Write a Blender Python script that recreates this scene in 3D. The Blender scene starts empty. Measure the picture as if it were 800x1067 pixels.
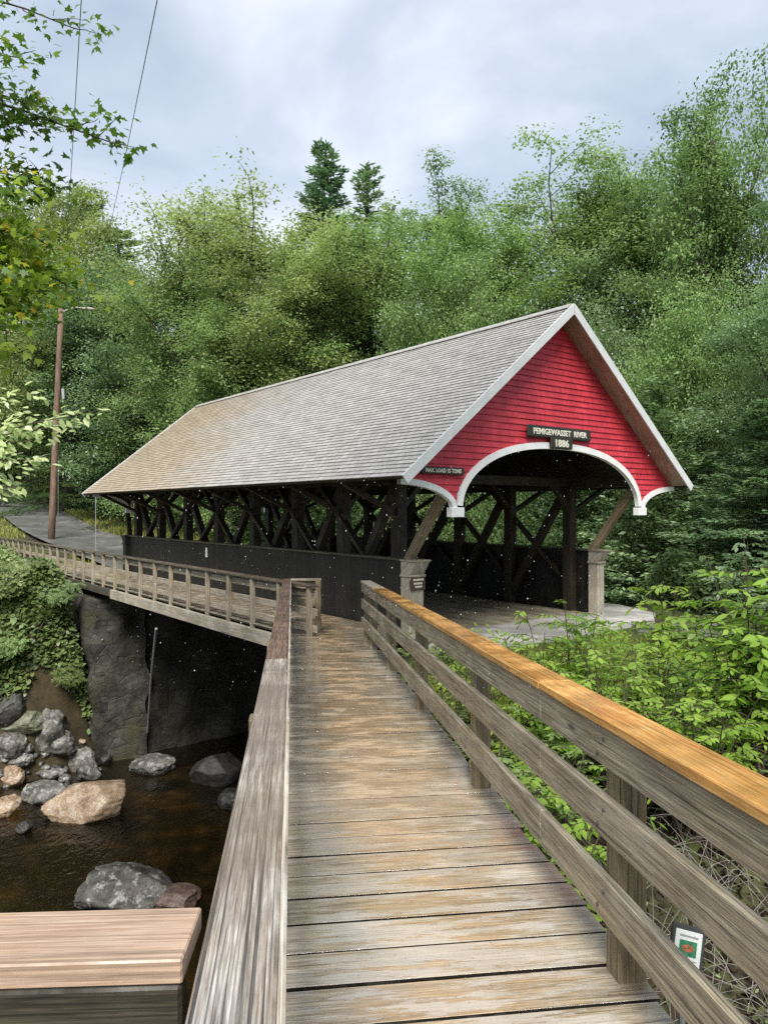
import bpy, bmesh, math, random
import numpy as np
from mathutils import Vector, noise as mnoise

# ------------------------------------------------------------------ camera, sky, sun, exposure
scene = bpy.context.scene
COL = scene.collection
rad = math.radians
cam_d = bpy.data.cameras.new('camera')
cam_d.sensor_fit = 'VERTICAL'; cam_d.sensor_height = 36.0; cam_d.lens = 25.98
cam_d.shift_y = -0.0033; cam_d.clip_start = 0.05; cam_d.clip_end = 3000
cam = bpy.data.objects.new('camera', cam_d); COL.objects.link(cam)
cam.location = (0, 0, 0); cam.rotation_euler = (rad(90), 0, 0)
scene.camera = cam

SUN_EL, SUN_AZ = 50.0, 186.0          # azimuth clockwise from +Y: behind the camera, along the footbridge
SUN_STRENGTH = 1.5
world = bpy.data.worlds.new('World'); scene.world = world; world.use_nodes = True
wt = world.node_tree; wn = wt.nodes; wl = wt.links
for n in list(wn): wn.remove(n)
w_out = wn.new('ShaderNodeOutputWorld'); w_bg = wn.new('ShaderNodeBackground')
w_bg.inputs['Strength'].default_value = 0.054
sky = wn.new('ShaderNodeTexSky'); sky.sky_type = 'NISHITA'; sky.sun_disc = False
sky.sun_elevation = rad(SUN_EL); sky.sun_rotation = rad(SUN_AZ)
sky.air_density = 1.0; sky.dust_density = 1.5
w_tc = wn.new('ShaderNodeTexCoord')
w_map = wn.new('ShaderNodeMapping'); w_map.inputs['Scale'].default_value = (1.0, 1.0, 1.9)
w_map.inputs['Location'].default_value = (0.35, 0.1, 0.2)
wl.new(w_tc.outputs['Generated'], w_map.inputs['Vector'])
w_n1 = wn.new('ShaderNodeTexNoise'); w_n1.inputs['Scale'].default_value = 2.1
w_n1.inputs['Detail'].default_value = 6; w_n1.inputs['Roughness'].default_value = 0.5
w_n1.inputs['Distortion'].default_value = 0.25
wl.new(w_map.outputs['Vector'], w_n1.inputs['Vector'])
w_r1 = wn.new('ShaderNodeValToRGB')      # grey undersides to bright thin cloud
w_r1.color_ramp.elements[0].position = 0.34; w_r1.color_ramp.elements[0].color = (0.35, 0.425, 0.545, 1)
w_r1.color_ramp.elements[1].position = 0.64; w_r1.color_ramp.elements[1].color = (0.87, 0.91, 0.96, 1)
e_ = w_r1.color_ramp.elements.new(0.50); e_.color = (0.58, 0.65, 0.76, 1)
wl.new(w_n1.outputs['Fac'], w_r1.inputs['Fac'])
w_gain = wn.new('ShaderNodeMix'); w_gain.data_type = 'RGBA'; w_gain.blend_type = 'MULTIPLY'
w_gain.inputs[0].default_value = 1.0
wl.new(w_r1.outputs['Color'], w_gain.inputs[6]); w_gain.inputs[7].default_value = (5.3, 5.3, 5.3, 1)
w_mix = wn.new('ShaderNodeMix'); w_mix.data_type = 'RGBA'; w_mix.inputs[0].default_value = 0.88
wl.new(sky.outputs['Color'], w_mix.inputs[6]); wl.new(w_gain.outputs[2], w_mix.inputs[7])
wl.new(w_mix.outputs[2], w_bg.inputs['Color'])
wl.new(w_bg.outputs['Background'], w_out.inputs['Surface'])

sun_d = bpy.data.lights.new('sun', 'SUN'); sun_d.energy = SUN_STRENGTH; sun_d.angle = rad(26)
sun_d.color = (1.0, 0.95, 0.88)
sun = bpy.data.objects.new('sun', sun_d); COL.objects.link(sun)
_az, _el = rad(SUN_AZ), rad(SUN_EL)
sdir = Vector((math.sin(_az)*math.cos(_el), math.cos(_az)*math.cos(_el), math.sin(_el)))
sun.rotation_euler = (-sdir).to_track_quat('-Z', 'Y').to_euler(); sun.location = sdir*60

vs = scene.view_settings
vs.view_transform = 'Standard'; vs.look = 'None'; vs.gamma = 1.0; vs.use_curve_mapping = False
vs.exposure = 2.1
scene.cycles.max_bounces = 7; scene.cycles.diffuse_bounces = 4; scene.cycles.glossy_bounces = 3
scene.cycles.transmission_bounces = 4; scene.cycles.transparent_max_bounces = 8
scene.cycles.use_denoising = False

# ------------------------------------------------------------------ frames of reference
F_PX = 770.0
def at(px, y, Y):                                     # a point at depth Y
    return Vector(((px-400)/F_PX*Y, Y, (530-y)/F_PX*Y))
BO = np.array([0.45, 13.96]); BD = np.array([-0.609, 0.793]); BE = np.array([0.793, 0.609])
def BP(t, s, z):                                      # covered bridge: t along it, s across it
    p = BO + BD*t + BE*s
    return Vector((p[0], p[1], z))
WD = np.array([-0.1237, 0.9923]); WU = np.array([0.9923, 0.1237])
def dz(v): return -1.69 - 0.044*v                     # footbridge deck falls away gently
def WP(u, v, h=0.0):                                  # footbridge: v along it, u across it, h above its deck
    p = WD*v + WU*u
    return Vector((p[0], p[1], dz(v)+h))
ROAD_Z = -2.42; WATER_Z = -8.0
RD = np.array([[-7.6, 28.6], [-10.6, 31.8], [-16.6, 38.3], [-22.4, 46.5], [-29.5, 57.5], [-40, 70], [-54, 82], [-72, 96]])

def seg_dist(px, py, poly):                           # distance to a polyline
    best = np.full(px.shape, 1e9)
    for a, b in zip(poly[:-1], poly[1:]):
        ab = b-a; L2 = (ab**2).sum()
        t = np.clip(((px-a[0])*ab[0]+(py-a[1])*ab[1])/L2, 0, 1)
        best = np.minimum(best, np.hypot(px-a[0]-t*ab[0], py-a[1]-t*ab[1]))
    return best
def b2(t, s): return BO + BD*t + BE*s
NEAR = np.array([[-300, 30], [-60, 13], [-12, 11.2], [-4.2, 8.6], [-1.75, 8.2], [-2.3, 13.2], b2(1.6, 0.2), b2(1.8, 60), b2(1.8, 400)])
FAR = np.array([[-300, 190], b2(14, -60), b2(13.0, -12), b2(12.5, -5), b2(12.7, -1.75), b2(15.2, -1.3), b2(15.6, 6), b2(13.2, 60), b2(13.2, 400)])
def side(px, py, poly):                               # distance to a bank line, + beyond it (outside the land polygon for NEAR, inside for FAR)
    d = seg_dist(px, py, poly)
    far = poly is FAR
    ring = list(poly)+([[3000, 500], [3000, 4000], [-3000, 4000], [-3000, 190]] if far else [[3000, 300], [3000, -3000], [-3000, -3000], [-3000, 30]])
    inside = np.zeros(px.shape, bool)
    for a, b in zip(ring, ring[1:]+ring[:1]):
        cond = (a[1] > py) != (b[1] > py)
        xi = a[0]+(py-a[1])/((b[1]-a[1]) if abs(b[1]-a[1]) > 1e-9 else 1e-9)*(b[0]-a[0])
        inside ^= cond & (px < xi)
    return d*np.where(inside, 1, -1)*(1 if far else -1)
def sm(a, b, x):
    t = np.clip((x-a)/(b-a), 0, 1); return t*t*(3-2*t)
def ground(px, py, rough=False):
    px = np.asarray(px, float); py = np.asarray(py, float)
    rx, ry = px-BO[0], py-BO[1]
    t = rx*BD[0]+ry*BD[1]; s = rx*BE[0]+ry*BE[1]
    # near land
    land = np.full(px.shape, -2.51)
    garden = sm(-1.9, -4.2, t)*sm(-60, -1, -np.abs(px)+0)       # right of the footbridge, in front of the slab
    land = land - 0.45*garden
    land = land - 0.5*np.exp(-((px-(1.0-0.12*py))/1.5)**2)*sm(13.0, 10.5, py) - 0.9*np.exp(-((px-1.9)/1.8)**2)*sm(7.0, 3.6, py)
    dn = side(px, py, NEAR)                            # + on the river side
    dland = -dn
    rate = 0.85 + 5.5*sm(-4.5, -1.9, px)
    near_h = np.where(dland > 0, np.minimum(land, -8.5+rate*dland), -8.75 + 0.0*dland)
    u_ = px*0.9923+py*0.1237
    near_h = np.where((u_ < -0.35) & (dland > 0), np.minimum(near_h, np.maximum(-8.6, -0.66*np.maximum(py, 2.2)-1.1-0.25*np.minimum(0.0, u_+0.35)*0)), near_h)
    # far land
    df = side(px, py, FAR)                             # + beyond the river
    up = np.maximum(0, py-30)
    hill = -2.50 + 0.142*np.maximum(0, up-0.0) + 0.20*np.maximum(0, py-72) + 0.10*np.maximum(0, -px-30)
    hill = hill + 0.16*np.maximum(0, px-18)*sm(10, 30, py)
    hill = np.where(hill > 45, 45+(hill-45)*0.1, hill)
    slope = 1.55+3.2*sm(-6.5, -2.6, s)
    far_h = np.where(df > 0, np.minimum(hill, -8.4+slope*df+0.35*np.sin(px*1.7)*np.minimum(1, df)), -8.75)
    h = np.maximum(near_h, far_h)
    land_n = dn < 0
    h = np.where(land_n, near_h + 0.16*np.maximum(0, px-16)*sm(4, 30, py) , h)
    return h
def gz(x, y): return float(ground(np.array([x]), np.array([y]))[0])
def ray_ground(px, py, y0=3.0, y1=120.0):
    ys = np.arange(y0, y1, 0.05); xs = (px-400)/F_PX*ys; zs = (530-py)/F_PX*ys
    g = ground(xs, ys); k = np.argmax(g >= zs)
    return Vector((xs[k], ys[k], g[k]))

# ------------------------------------------------------------------ materials
class NT:
    def __init__(s, name):
        s.m = bpy.data.materials.new(name); s.m.use_nodes = True
        s.t = s.m.node_tree; s.n = s.t.nodes; s.l = s.t.links
        for n in list(s.n): s.n.remove(n)
        s.out = s.n.new('ShaderNodeOutputMaterial')
    def node(s, typ, ins=None, **props):
        n = s.n.new(typ)
        for k, v in props.items(): setattr(n, k, v)
        for k, v in (ins or {}).items(): s.set(n, k, v)
        return n
    def set(s, n, k, v):
        sock = n.inputs[k]
        if isinstance(v, bpy.types.NodeSocket): s.l.new(v, sock)
        else:
            if sock.type == 'RGBA' and isinstance(v, (int, float)): v = (v, v, v, 1)
            sock.default_value = v
    def noise(s, vec, scale, detail=4, rough=0.55, dist=0.0):
        n = s.node('ShaderNodeTexNoise', {'Scale': scale, 'Detail': detail, 'Roughness': rough, 'Distortion': dist})
        if vec is not None: s.l.new(vec, n.inputs['Vector'])
        return n.outputs['Fac']
    def mapping(s, vec, scale, loc=(0, 0, 0)):
        n = s.node('ShaderNodeMapping', {'Scale': scale, 'Location': loc}); s.l.new(vec, n.inputs['Vector'])
        return n.outputs['Vector']
    def ramp(s, fac, stops, interp='LINEAR'):
        n = s.node('ShaderNodeValToRGB'); cr = n.color_ramp; cr.interpolation = interp
        for i, (p, c) in enumerate(stops):
            c = c if isinstance(c, (tuple, list)) else (c, c, c)
            if i < 2: e = cr.elements[i]; e.position = p
            else: e = cr.elements.new(p)
            e.color = (*c[:3], 1)
        s.l.new(fac, n.inputs['Fac']); return n.outputs['Color']
    def mix(s, fac, a, b, mode='MIX'):
        n = s.node('ShaderNodeMix', data_type='RGBA', blend_type=mode)
        for k, v in ((0, fac), (6, a), (7, b)):
            if isinstance(v, (tuple, list)) and len(v) == 3: v = (*v, 1)
            s.set(n, k, v)
        return n.outputs[2]
    def math(s, op, a, b=0.0):
        n = s.node('ShaderNodeMath', operation=op); s.set(n, 0, a); s.set(n, 1, b); return n.outputs[0]
    def bump(s, height, strength=0.3, dist=0.01, normal=None):
        n = s.node('ShaderNodeBump', {'Strength': strength, 'Distance': dist, 'Height': height})
        if normal is not None: s.l.new(normal, n.inputs['Normal'])
        return n.outputs['Normal']
    def bsdf(s, **kw):
        n = s.node('ShaderNodeBsdfPrincipled')
        names = dict(color='Base Color', rough='Roughness', normal='Normal', spec='Specular IOR Level', coat='Coat Weight', coat_rough='Coat Roughness', metal='Metallic')
        for k, v in kw.items():
            if k == 'color' and isinstance(v, (tuple, list)): v = (*v[:3], 1)
            s.set(n, names[k], v)
        return n.outputs['BSDF']
    def done(s, shader):
        s.l.new(shader, s.out.inputs['Surface']); return s.m
    def uv(s): return s.node('ShaderNodeTexCoord').outputs['UV']
    def obj(s): return s.node('ShaderNodeTexCoord').outputs['Object']
    def pos(s): return s.node('ShaderNodeNewGeometry').outputs['Position']
    def island(s): return s.node('ShaderNodeNewGeometry').outputs['Random Per Island']

def wood(name, dark, mid, light, warmth=0.55, linew=1.0, rough=(0.45, 0.8), wet=0.0, stain=None, vary=0.35, grain=1.0, bumpy=0.5, spec=0.4):
    n = NT(name); uv = n.uv()
    ga = n.noise(n.mapping(uv, (5.0*grain, 130*grain, 1)), 1.0, 5, 0.7, 0.4)
    gb = n.noise(n.mapping(uv, (1.1*grain, 34*grain, 1)), 1.0, 6, 0.7, 0.5)
    g1 = n.mix(0.38, n.ramp(ga, [(0.36, 0.0), (0.64, 1.0)]), n.ramp(gb, [(0.34, 0.0), (0.66, 1.0)]))
    rings = n.noise(n.mapping(uv, (0.35, 5.0, 1)), 1.0, 2, 0.4, 0.5)
    w = n.node('ShaderNodeMath', operation='SINE'); n.l.new(n.math('MULTIPLY', rings, 60.0), w.inputs[0])
    ring = n.math('MULTIPLY_ADD', w.outputs[0], 0.5); ring.node.inputs[2].default_value = 0.5
    fac = n.mix(0.15, g1, ring)
    col = n.ramp(fac, [(0.12, dark), (0.88, light), (0.5, mid)])
    crack = n.ramp(n.noise(n.mapping(uv, (0.8*grain, 105*grain, 1)), 1.0, 2, 0.5, 0.2), [(0.585, 1.0), (0.64, 0.22)])
    col = n.mix(min(1.0, bumpy*1.6), col, crack, 'MULTIPLY')
    lines = n.noise(n.mapping(uv, (2.6*grain, 250*grain, 1)), 1.0, 3, 0.6, 0.25)
    col = n.mix(linew*min(1.0, 0.35+bumpy*0.8), col, n.ramp(lines, [(0.36, 1.28), (0.66, 0.30), (0.5, 0.98)]), 'MULTIPLY')
    warm = n.ramp(n.noise(n.mapping(uv, (1.4, 7, 1)), 1.0, 6, 0.7), [(0.40, 0.0), (0.60, 1.0)])
    col = n.mix(n.math('MULTIPLY', warm, warmth), col, n.mix(1.0, col, (0.86, 0.72, 0.52), 'MULTIPLY'))
    kv = n.node('ShaderNodeTexVoronoi', {'Scale': 1.0, 'Randomness': 1.0}); n.l.new(n.mapping(uv, (1.3, 5.5, 1), (3.3, 7.1, 0)), kv.inputs['Vector'])
    col = n.mix(0.9, col, n.ramp(kv.outputs['Distance'], [(0.035, 0.22), (0.085, 1.0), (0.06, 0.6)]), 'MULTIPLY')
    isl = n.island()
    col = n.mix(1.0, col, n.ramp(isl, [(0.0, 1.0-vary), (1.0, 1.0+vary*0.55)]), 'MULTIPLY')
    blot = n.noise(n.pos(), 1.7, 5, 0.6)
    col = n.mix(1.0, col, n.ramp(blot, [(0.3, (0.72, 0.70, 0.68)), (0.7, (1.18, 1.16, 1.12))]), 'MULTIPLY')
    if stain is not None:
        sfac = n.ramp(n.noise(n.pos(), 1.1, 5, 0.6), [(0.38, 0.0), (0.62, 1.0)])
        col = n.mix(n.math('MULTIPLY', sfac, 0.75), col, stain, 'MIX')
    wetf = n.ramp(n.noise(n.pos(), 3.1, 6, 0.65), [(0.42, 0.0), (0.58, 1.0)])
    ro = n.ramp(n.mix(0.5, wetf, g1), [(0.2, rough[1]), (0.8, rough[0])])
    nor = n.bump(n.mix(0.5, fac, lines), bumpy, 0.004)
    return n.done(n.bsdf(color=col, rough=ro, normal=nor, spec=spec, coat=n.math('MULTIPLY', wetf, wet), coat_rough=0.12))

def leafy(name, c_dark, c_light, transl=0.46, rough=0.5, spec=0.2, yellow=None):
    n = NT(name); isl = n.island()
    big = n.noise(n.obj(), 0.55, 3, 0.5)
    f = n.mix(0.66, isl, n.ramp(big, [(0.33, 0.0), (0.67, 1.0)]))
    col = n.ramp(f, [(0.1, c_dark), (0.9, c_light)])
    if yellow is not None:
        col = n.mix(n.ramp(isl, [(0.90, 0.0), (0.94, 1.0)]), col, yellow)
    oi = n.node('ShaderNodeObjectInfo').outputs['Random']
    col = n.mix(1.0, col, n.ramp(oi, [(0.0, (0.86, 0.92, 0.9)), (1.0, (1.12, 1.06, 1.0))]), 'MULTIPLY')
    p = n.bsdf(color=col, rough=rough, spec=spec)
    tcol = n.mix(1.0, col, (1.10, 1.22, 0.80), 'MULTIPLY')
    tr = n.node('ShaderNodeBsdfTranslucent'); n.l.new(tcol, tr.inputs['Color'])
    mx = n.node('ShaderNodeMixShader', {0: transl}); n.l.new(p, mx.inputs[1]); n.l.new(tr.outputs[0], mx.inputs[2])
    return n.done(mx.outputs[0])

def plain(name, col, rough=0.6, var=0.15, scale=6.0, spec=0.4, bump=0.1):
    n = NT(name); f = n.noise(n.pos(), scale, 5, 0.6)
    c = n.mix(1.0, col, n.ramp(f, [(0.3, 1-var), (0.7, 1+var)]), 'MULTIPLY')
    return n.done(n.bsdf(color=c, rough=rough, spec=spec, normal=n.bump(f, bump, 0.01)))

M = {}
M['rail_grey'] = wood('weathered_rail_wood', (0.15, 0.137, 0.105), (0.36, 0.335, 0.262), (0.54, 0.505, 0.41), wet=0.25)
M['rail_pale'] = wood('pale_rail_wood', (0.22, 0.195, 0.155), (0.45, 0.41, 0.335), (0.62, 0.57, 0.48), wet=0.2)
M['post'] = wood('post_wood', (0.13, 0.108, 0.07), (0.29, 0.245, 0.16), (0.42, 0.36, 0.25), wet=0.2)
M['cap_orange'] = wood('orange_stained_cap', (0.42, 0.19, 0.045), (0.64, 0.345, 0.095), (0.82, 0.56, 0.24), rough=(0.2, 0.5), wet=0.7, vary=0.22, bumpy=0.35)
M['cap_left'] = wood('grey_peeling_cap', (0.10, 0.08, 0.064), (0.33, 0.305, 0.28), (0.62, 0.595, 0.57), warmth=0.5, linew=0.75, rough=(0.3, 0.75), wet=0.4, stain=(0.15, 0.115, 0.09), vary=0.15, bumpy=0.8)
M['cap_brown'] = wood('red_brown_cap', (0.06, 0.035, 0.026), (0.15, 0.095, 0.072), (0.26, 0.18, 0.14), wet=0.4, vary=0.1)
M['cap_pine'] = wood('fresh_pine_cap', (0.27, 0.175, 0.115), (0.42, 0.31, 0.235), (0.53, 0.42, 0.34), warmth=0.2, linew=0.35, rough=(0.3, 0.6), wet=0.3, vary=0.05, bumpy=0.25)
M['trim_light'] = wood('light_inner_edge', (0.40, 0.37, 0.32), (0.62, 0.59, 0.53), (0.74, 0.72, 0.68), wet=0.4, vary=0.1)
M['board_dark'] = wood('dark_wet_board', (0.035, 0.032, 0.026), (0.085, 0.08, 0.065), (0.15, 0.14, 0.115), wet=0.3, vary=0.15)
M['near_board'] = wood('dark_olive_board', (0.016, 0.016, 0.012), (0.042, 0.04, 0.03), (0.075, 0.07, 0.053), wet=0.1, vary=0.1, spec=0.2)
M['cap_dull'] = wood('dull_brown_cap', (0.05, 0.042, 0.032), (0.125, 0.105, 0.08), (0.21, 0.18, 0.14), wet=0.4, vary=0.15)
M['deck'] = None
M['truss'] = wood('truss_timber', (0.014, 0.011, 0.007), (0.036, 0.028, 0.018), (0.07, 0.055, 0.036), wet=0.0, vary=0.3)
M['brace_tan'] = wood('tan_brace', (0.15, 0.115, 0.07), (0.30, 0.24, 0.16), (0.42, 0.34, 0.24), vary=0.1)
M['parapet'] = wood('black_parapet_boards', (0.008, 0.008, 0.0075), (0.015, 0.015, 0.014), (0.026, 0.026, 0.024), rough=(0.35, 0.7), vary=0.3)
M['pier'] = wood('grey_painted_boards', (0.30, 0.285, 0.24), (0.44, 0.42, 0.36), (0.54, 0.52, 0.46), vary=0.1)
M['white'] = plain('white_trim_paint', (0.78, 0.78, 0.77), 0.5, 0.10, 5)
M['rake'] = plain('grey_white_rake_paint', (0.58, 0.60, 0.595), 0.5, 0.10, 4)
M['soffit'] = wood('soffit_boards', (0.30, 0.24, 0.20), (0.40, 0.33, 0.28), (0.48, 0.41, 0.35), vary=0.1, bumpy=0.2)
M['sign_dark'] = plain('dark_sign_board', (0.03, 0.028, 0.022), 0.5, 0.3, 20)
M['sign_brown'] = plain('brown_sign_board', (0.075, 0.035, 0.025), 0.5, 0.3, 20)
M['letter'] = plain('cream_lettering', (0.72, 0.70, 0.58), 0.5, 0.05, 10)
M['steel'] = plain('galvanised_steel', (0.30, 0.31, 0.31), 0.4, 0.2, 15)
M['wire'] = plain('cable_sheath', (0.09, 0.095, 0.105), 0.5, 0.1, 10)
M['paper'] = plain('white_paper', (0.78, 0.80, 0.78), 0.35, 0.03, 10)
M['paper_green'] = plain('printed_green', (0.03, 0.20, 0.10), 0.4, 0.5, 60)
M['paper_orange'] = plain('printed_orange', (0.50, 0.16, 0.08), 0.4, 0.3, 60)
M['ink'] = plain('printed_grey', (0.32, 0.33, 0.33), 0.5, 0.1, 10)
M['frame'] = plain('dark_frame', (0.05, 0.052, 0.055), 0.35, 0.2, 30)

def deck_mat():
    n = NT('wet_deck_planks'); uv = n.uv(); pos = n.pos()
    g1 = n.mix(0.42, n.ramp(n.noise(n.mapping(uv, (4.0, 110, 1)), 1.0, 5, 0.7, 0.4), [(0.36, 0.0), (0.64, 1.0)]), n.ramp(n.noise(n.mapping(uv, (1.8, 24, 1)), 1.0, 6, 0.7, 0.5), [(0.34, 0.0), (0.66, 1.0)]))
    col = n.ramp(g1, [(0.10, (0.155, 0.116, 0.073)), (0.90, (0.54, 0.475, 0.365)), (0.50, (0.36, 0.295, 0.205))])
    lines = n.noise(n.mapping(uv, (2.4, 210, 1)), 1.0, 3, 0.6, 0.25)
    col = n.mix(0.8, col, n.ramp(lines, [(0.36, 1.25), (0.66, 0.38), (0.5, 1.0)]), 'MULTIPLY')
    isl = n.island()
    col = n.mix(1.0, col, n.ramp(isl, [(0.0, 0.78), (1.0, 1.16)]), 'MULTIPLY')
    # worn brown walking line down the middle
    sep = n.node('ShaderNodeSeparateXYZ'); n.l.new(pos, sep.inputs[0])
    u = n.math('ADD', n.math('MULTIPLY', sep.outputs[0], 0.9923), n.math('MULTIPLY', sep.outputs[1], 0.1237))
    mid = n.math('SUBTRACT', 1.0, n.math('MULTIPLY', n.math('ABSOLUTE', n.math('SUBTRACT', u, 0.64)), 1.75))
    mn = n.math('ADD', mid, n.math('MULTIPLY', n.math('SUBTRACT', n.noise(n.mapping(pos, (1, 1.4, 1)), 2.2, 6, 0.65), 0.5), 2.2))
    brown = n.ramp(mn, [(0.15, 0.0), (0.75, 1.0)])
    tint = n.mix(1.0, n.mix(1.0, col, 0.5, 'ADD'), (0.50, 0.360, 0.205), 'MULTIPLY')
    col = n.mix(n.math('MULTIPLY', brown, 0.72), col, tint)
    # pale patches: wet sky sheen painted into the colour, plus fine pale dashes
    front = n.ramp(n.math('MULTIPLY', sep.outputs[1], 0.1), [(0.33, 1.0), (0.55, 0.0)])
    inner = n.ramp(n.math('ABSOLUTE', n.math('SUBTRACT', u, 0.62)), [(0.50, 1.0), (0.56, 0.0)])
    big = n.noise(n.mapping(uv, (1.5, 10, 1)), 1.0, 9, 0.76)
    off = n.math('MULTIPLY', n.math('SUBTRACT', isl, 0.5), 0.10)
    painted_sheen = n.math('MULTIPLY', n.ramp(n.math('ADD', big, off), [(0.485, 0.0), (0.50, 1.0)]), n.math('MULTIPLY', front, inner))
    dash = n.ramp(n.noise(n.mapping(uv, (6, 70, 1)), 1.0, 6, 0.7), [(0.545, 0.0), (0.565, 1.0)])
    patch = n.ramp(n.noise(pos, 1.4, 5, 0.65), [(0.40, 0.0), (0.58, 1.0)])
    sheen_and_dash = n.math('MAXIMUM', n.math('MULTIPLY', painted_sheen, 0.55), n.math('MULTIPLY', n.math('MULTIPLY', dash, patch), 0.4))
    col = n.mix(sheen_and_dash, col, (0.50, 0.485, 0.455))
    grit = n.ramp(n.noise(pos, 95, 2, 0.5), [(0.70, 1.0), (0.74, 0.25)])
    col = n.mix(1.0, col, grit, 'MULTIPLY')
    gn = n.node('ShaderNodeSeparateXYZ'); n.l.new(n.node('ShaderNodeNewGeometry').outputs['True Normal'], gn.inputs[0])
    col = n.mix(n.ramp(gn.outputs[2], [(0.55, 1.0), (0.72, 0.0)]), col, (0.018, 0.015, 0.011))  # plank side faces painted dark, standing in for shade in the gaps
    film = n.ramp(n.noise(n.mapping(pos, (1, 2.2, 1)), 2.6, 7, 0.66), [(0.42, 0.0), (0.52, 1.0)])
    ro = n.ramp(film, [(0.0, 0.55), (1.0, 0.13)])
    h = n.mix(0.35, g1, sheen_and_dash)
    nor = n.bump(h, 0.55, 0.004)
    b = n.bsdf(color=col, rough=ro, normal=nor, spec=1.0, coat=n.math('MULTIPLY', film, 0.9), coat_rough=0.07)
    return n.done(b)
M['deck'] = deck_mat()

def roof_mat():
    n = NT('grey_cedar_shingles'); uv = n.uv()
    br = n.node('ShaderNodeTexBrick', {'Scale': 1.0, 'Mortar Size': 0.006, 'Mortar Smooth': 0.2, 'Bias': 0.0,
         'Brick Width': 0.19, 'Row Height': 0.11361, 'Color1': (0.315, 0.30, 0.28, 1), 'Color2': (0.425, 0.41, 0.385, 1), 'Mortar': (0.10, 0.095, 0.09, 1)})
    br.offset = 0.37; br.squash_frequency = 3; br.squash = 1.25
    n.l.new(uv, br.inputs['Vector'])
    streak = n.noise(n.mapping(uv, (16, 0.7, 1)), 1.0, 5, 0.6)
    col = n.mix(1.0, br.outputs['Color'], n.ramp(streak, [(0.3, 0.88), (0.7, 1.10)]), 'MULTIPLY')
    sep = n.node('ShaderNodeSeparateXYZ'); n.l.new(uv, sep.inputs[0])
    st = n.math('ADD', n.math('MULTIPLY', n.math('SUBTRACT', sep.outputs[0], 10.5), 0.17),
                n.math('MULTIPLY', n.math('SUBTRACT', n.noise(n.mapping(uv, (0.5, 0.5, 1)), 1.6, 5, 0.65), 0.5), 1.6))
    low = n.math('MULTIPLY', n.math('SUBTRACT', 4.2, sep.outputs[1]), 0.13)
    stain = n.ramp(n.math('ADD', st, low), [(0.1, 0.0), (0.95, 1.0)])
    col = n.mix(n.math('MULTIPLY', stain, 0.75), col, n.mix(1.0, col, (0.95, 0.75, 0.50), 'MULTIPLY'))
    h = n.mix(0.3, br.outputs['Color'], streak)
    return n.done(n.bsdf(color=col, rough=0.42, spec=0.6, normal=n.bump(h, 0.6, 0.012)))
M['roof'] = roof_mat()

def red_mat():
    n = NT('barn_red_clapboard'); p = n.pos()
    f = n.noise(n.mapping(p, (1.5, 1.5, 9)), 1.6, 6, 0.6)
    col = n.ramp(f, [(0.3, (0.47, 0.030, 0.045)), (0.7, (0.63, 0.052, 0.074))])
    col = n.mix(1.0, col, n.ramp(n.island(), [(0, 0.88), (1, 1.06)]), 'MULTIPLY')
    fade = n.noise(n.mapping(p, (2.5, 2.5, 0.6)), 1.3, 6, 0.65)
    col = n.mix(1.0, col, n.ramp(fade, [(0.3, 0.78), (0.7, 1.12)]), 'MULTIPLY')
    col = n.mix(n.ramp(fade, [(0.60, 0.0), (0.80, 0.35)]), col, (0.60, 0.14, 0.15))
    return n.done(n.bsdf(color=col, rough=0.5, spec=0.35, normal=n.bump(f, 0.15, 0.006)))
M['red'] = red_mat()

def rock_mat(name, a, b, c, lich=0.5):
    n = NT(name); o = n.obj()
    f = n.noise(o, 3.0, 8, 0.65, 0.3); v = n.noise(o, 22, 5, 0.7)
    col = n.ramp(f, [(0.3, a), (0.7, c), (0.5, b)])
    col = n.mix(1.0, col, n.ramp(v, [(0.35, 0.55), (0.65, 1.3)]), 'MULTIPLY')
    col = n.mix(n.math('MULTIPLY', n.ramp(n.noise(o, 5, 6, 0.7), [(0.55, 0.0), (0.62, 1.0)]), lich), col, (0.46, 0.47, 0.44))
    return n.done(n.bsdf(color=col, rough=0.55, spec=0.45, normal=n.bump(n.mix(0.5, f, v), 0.7, 0.03)))
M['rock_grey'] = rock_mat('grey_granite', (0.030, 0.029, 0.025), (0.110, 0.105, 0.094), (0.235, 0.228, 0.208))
M['rock_tan'] = rock_mat('tan_granite', (0.11, 0.062, 0.032), (0.29, 0.205, 0.13), (0.46, 0.385, 0.295), 0.25)
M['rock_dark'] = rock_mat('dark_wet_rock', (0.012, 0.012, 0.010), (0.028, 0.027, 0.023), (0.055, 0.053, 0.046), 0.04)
M['rock_speckled'] = rock_mat('speckled_rock', (0.022, 0.020, 0.017), (0.062, 0.058, 0.050), (0.135, 0.128, 0.112), 0.5)
M['rock_red'] = rock_mat('reddish_wet_rock', (0.05, 0.03, 0.022), (0.10, 0.065, 0.05), (0.16, 0.12, 0.10), 0.1)
M['rock_mossy'] = rock_mat('mossy_rock', (0.05, 0.06, 0.03), (0.11, 0.12, 0.07), (0.2, 0.21, 0.16), 0.2)

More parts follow.
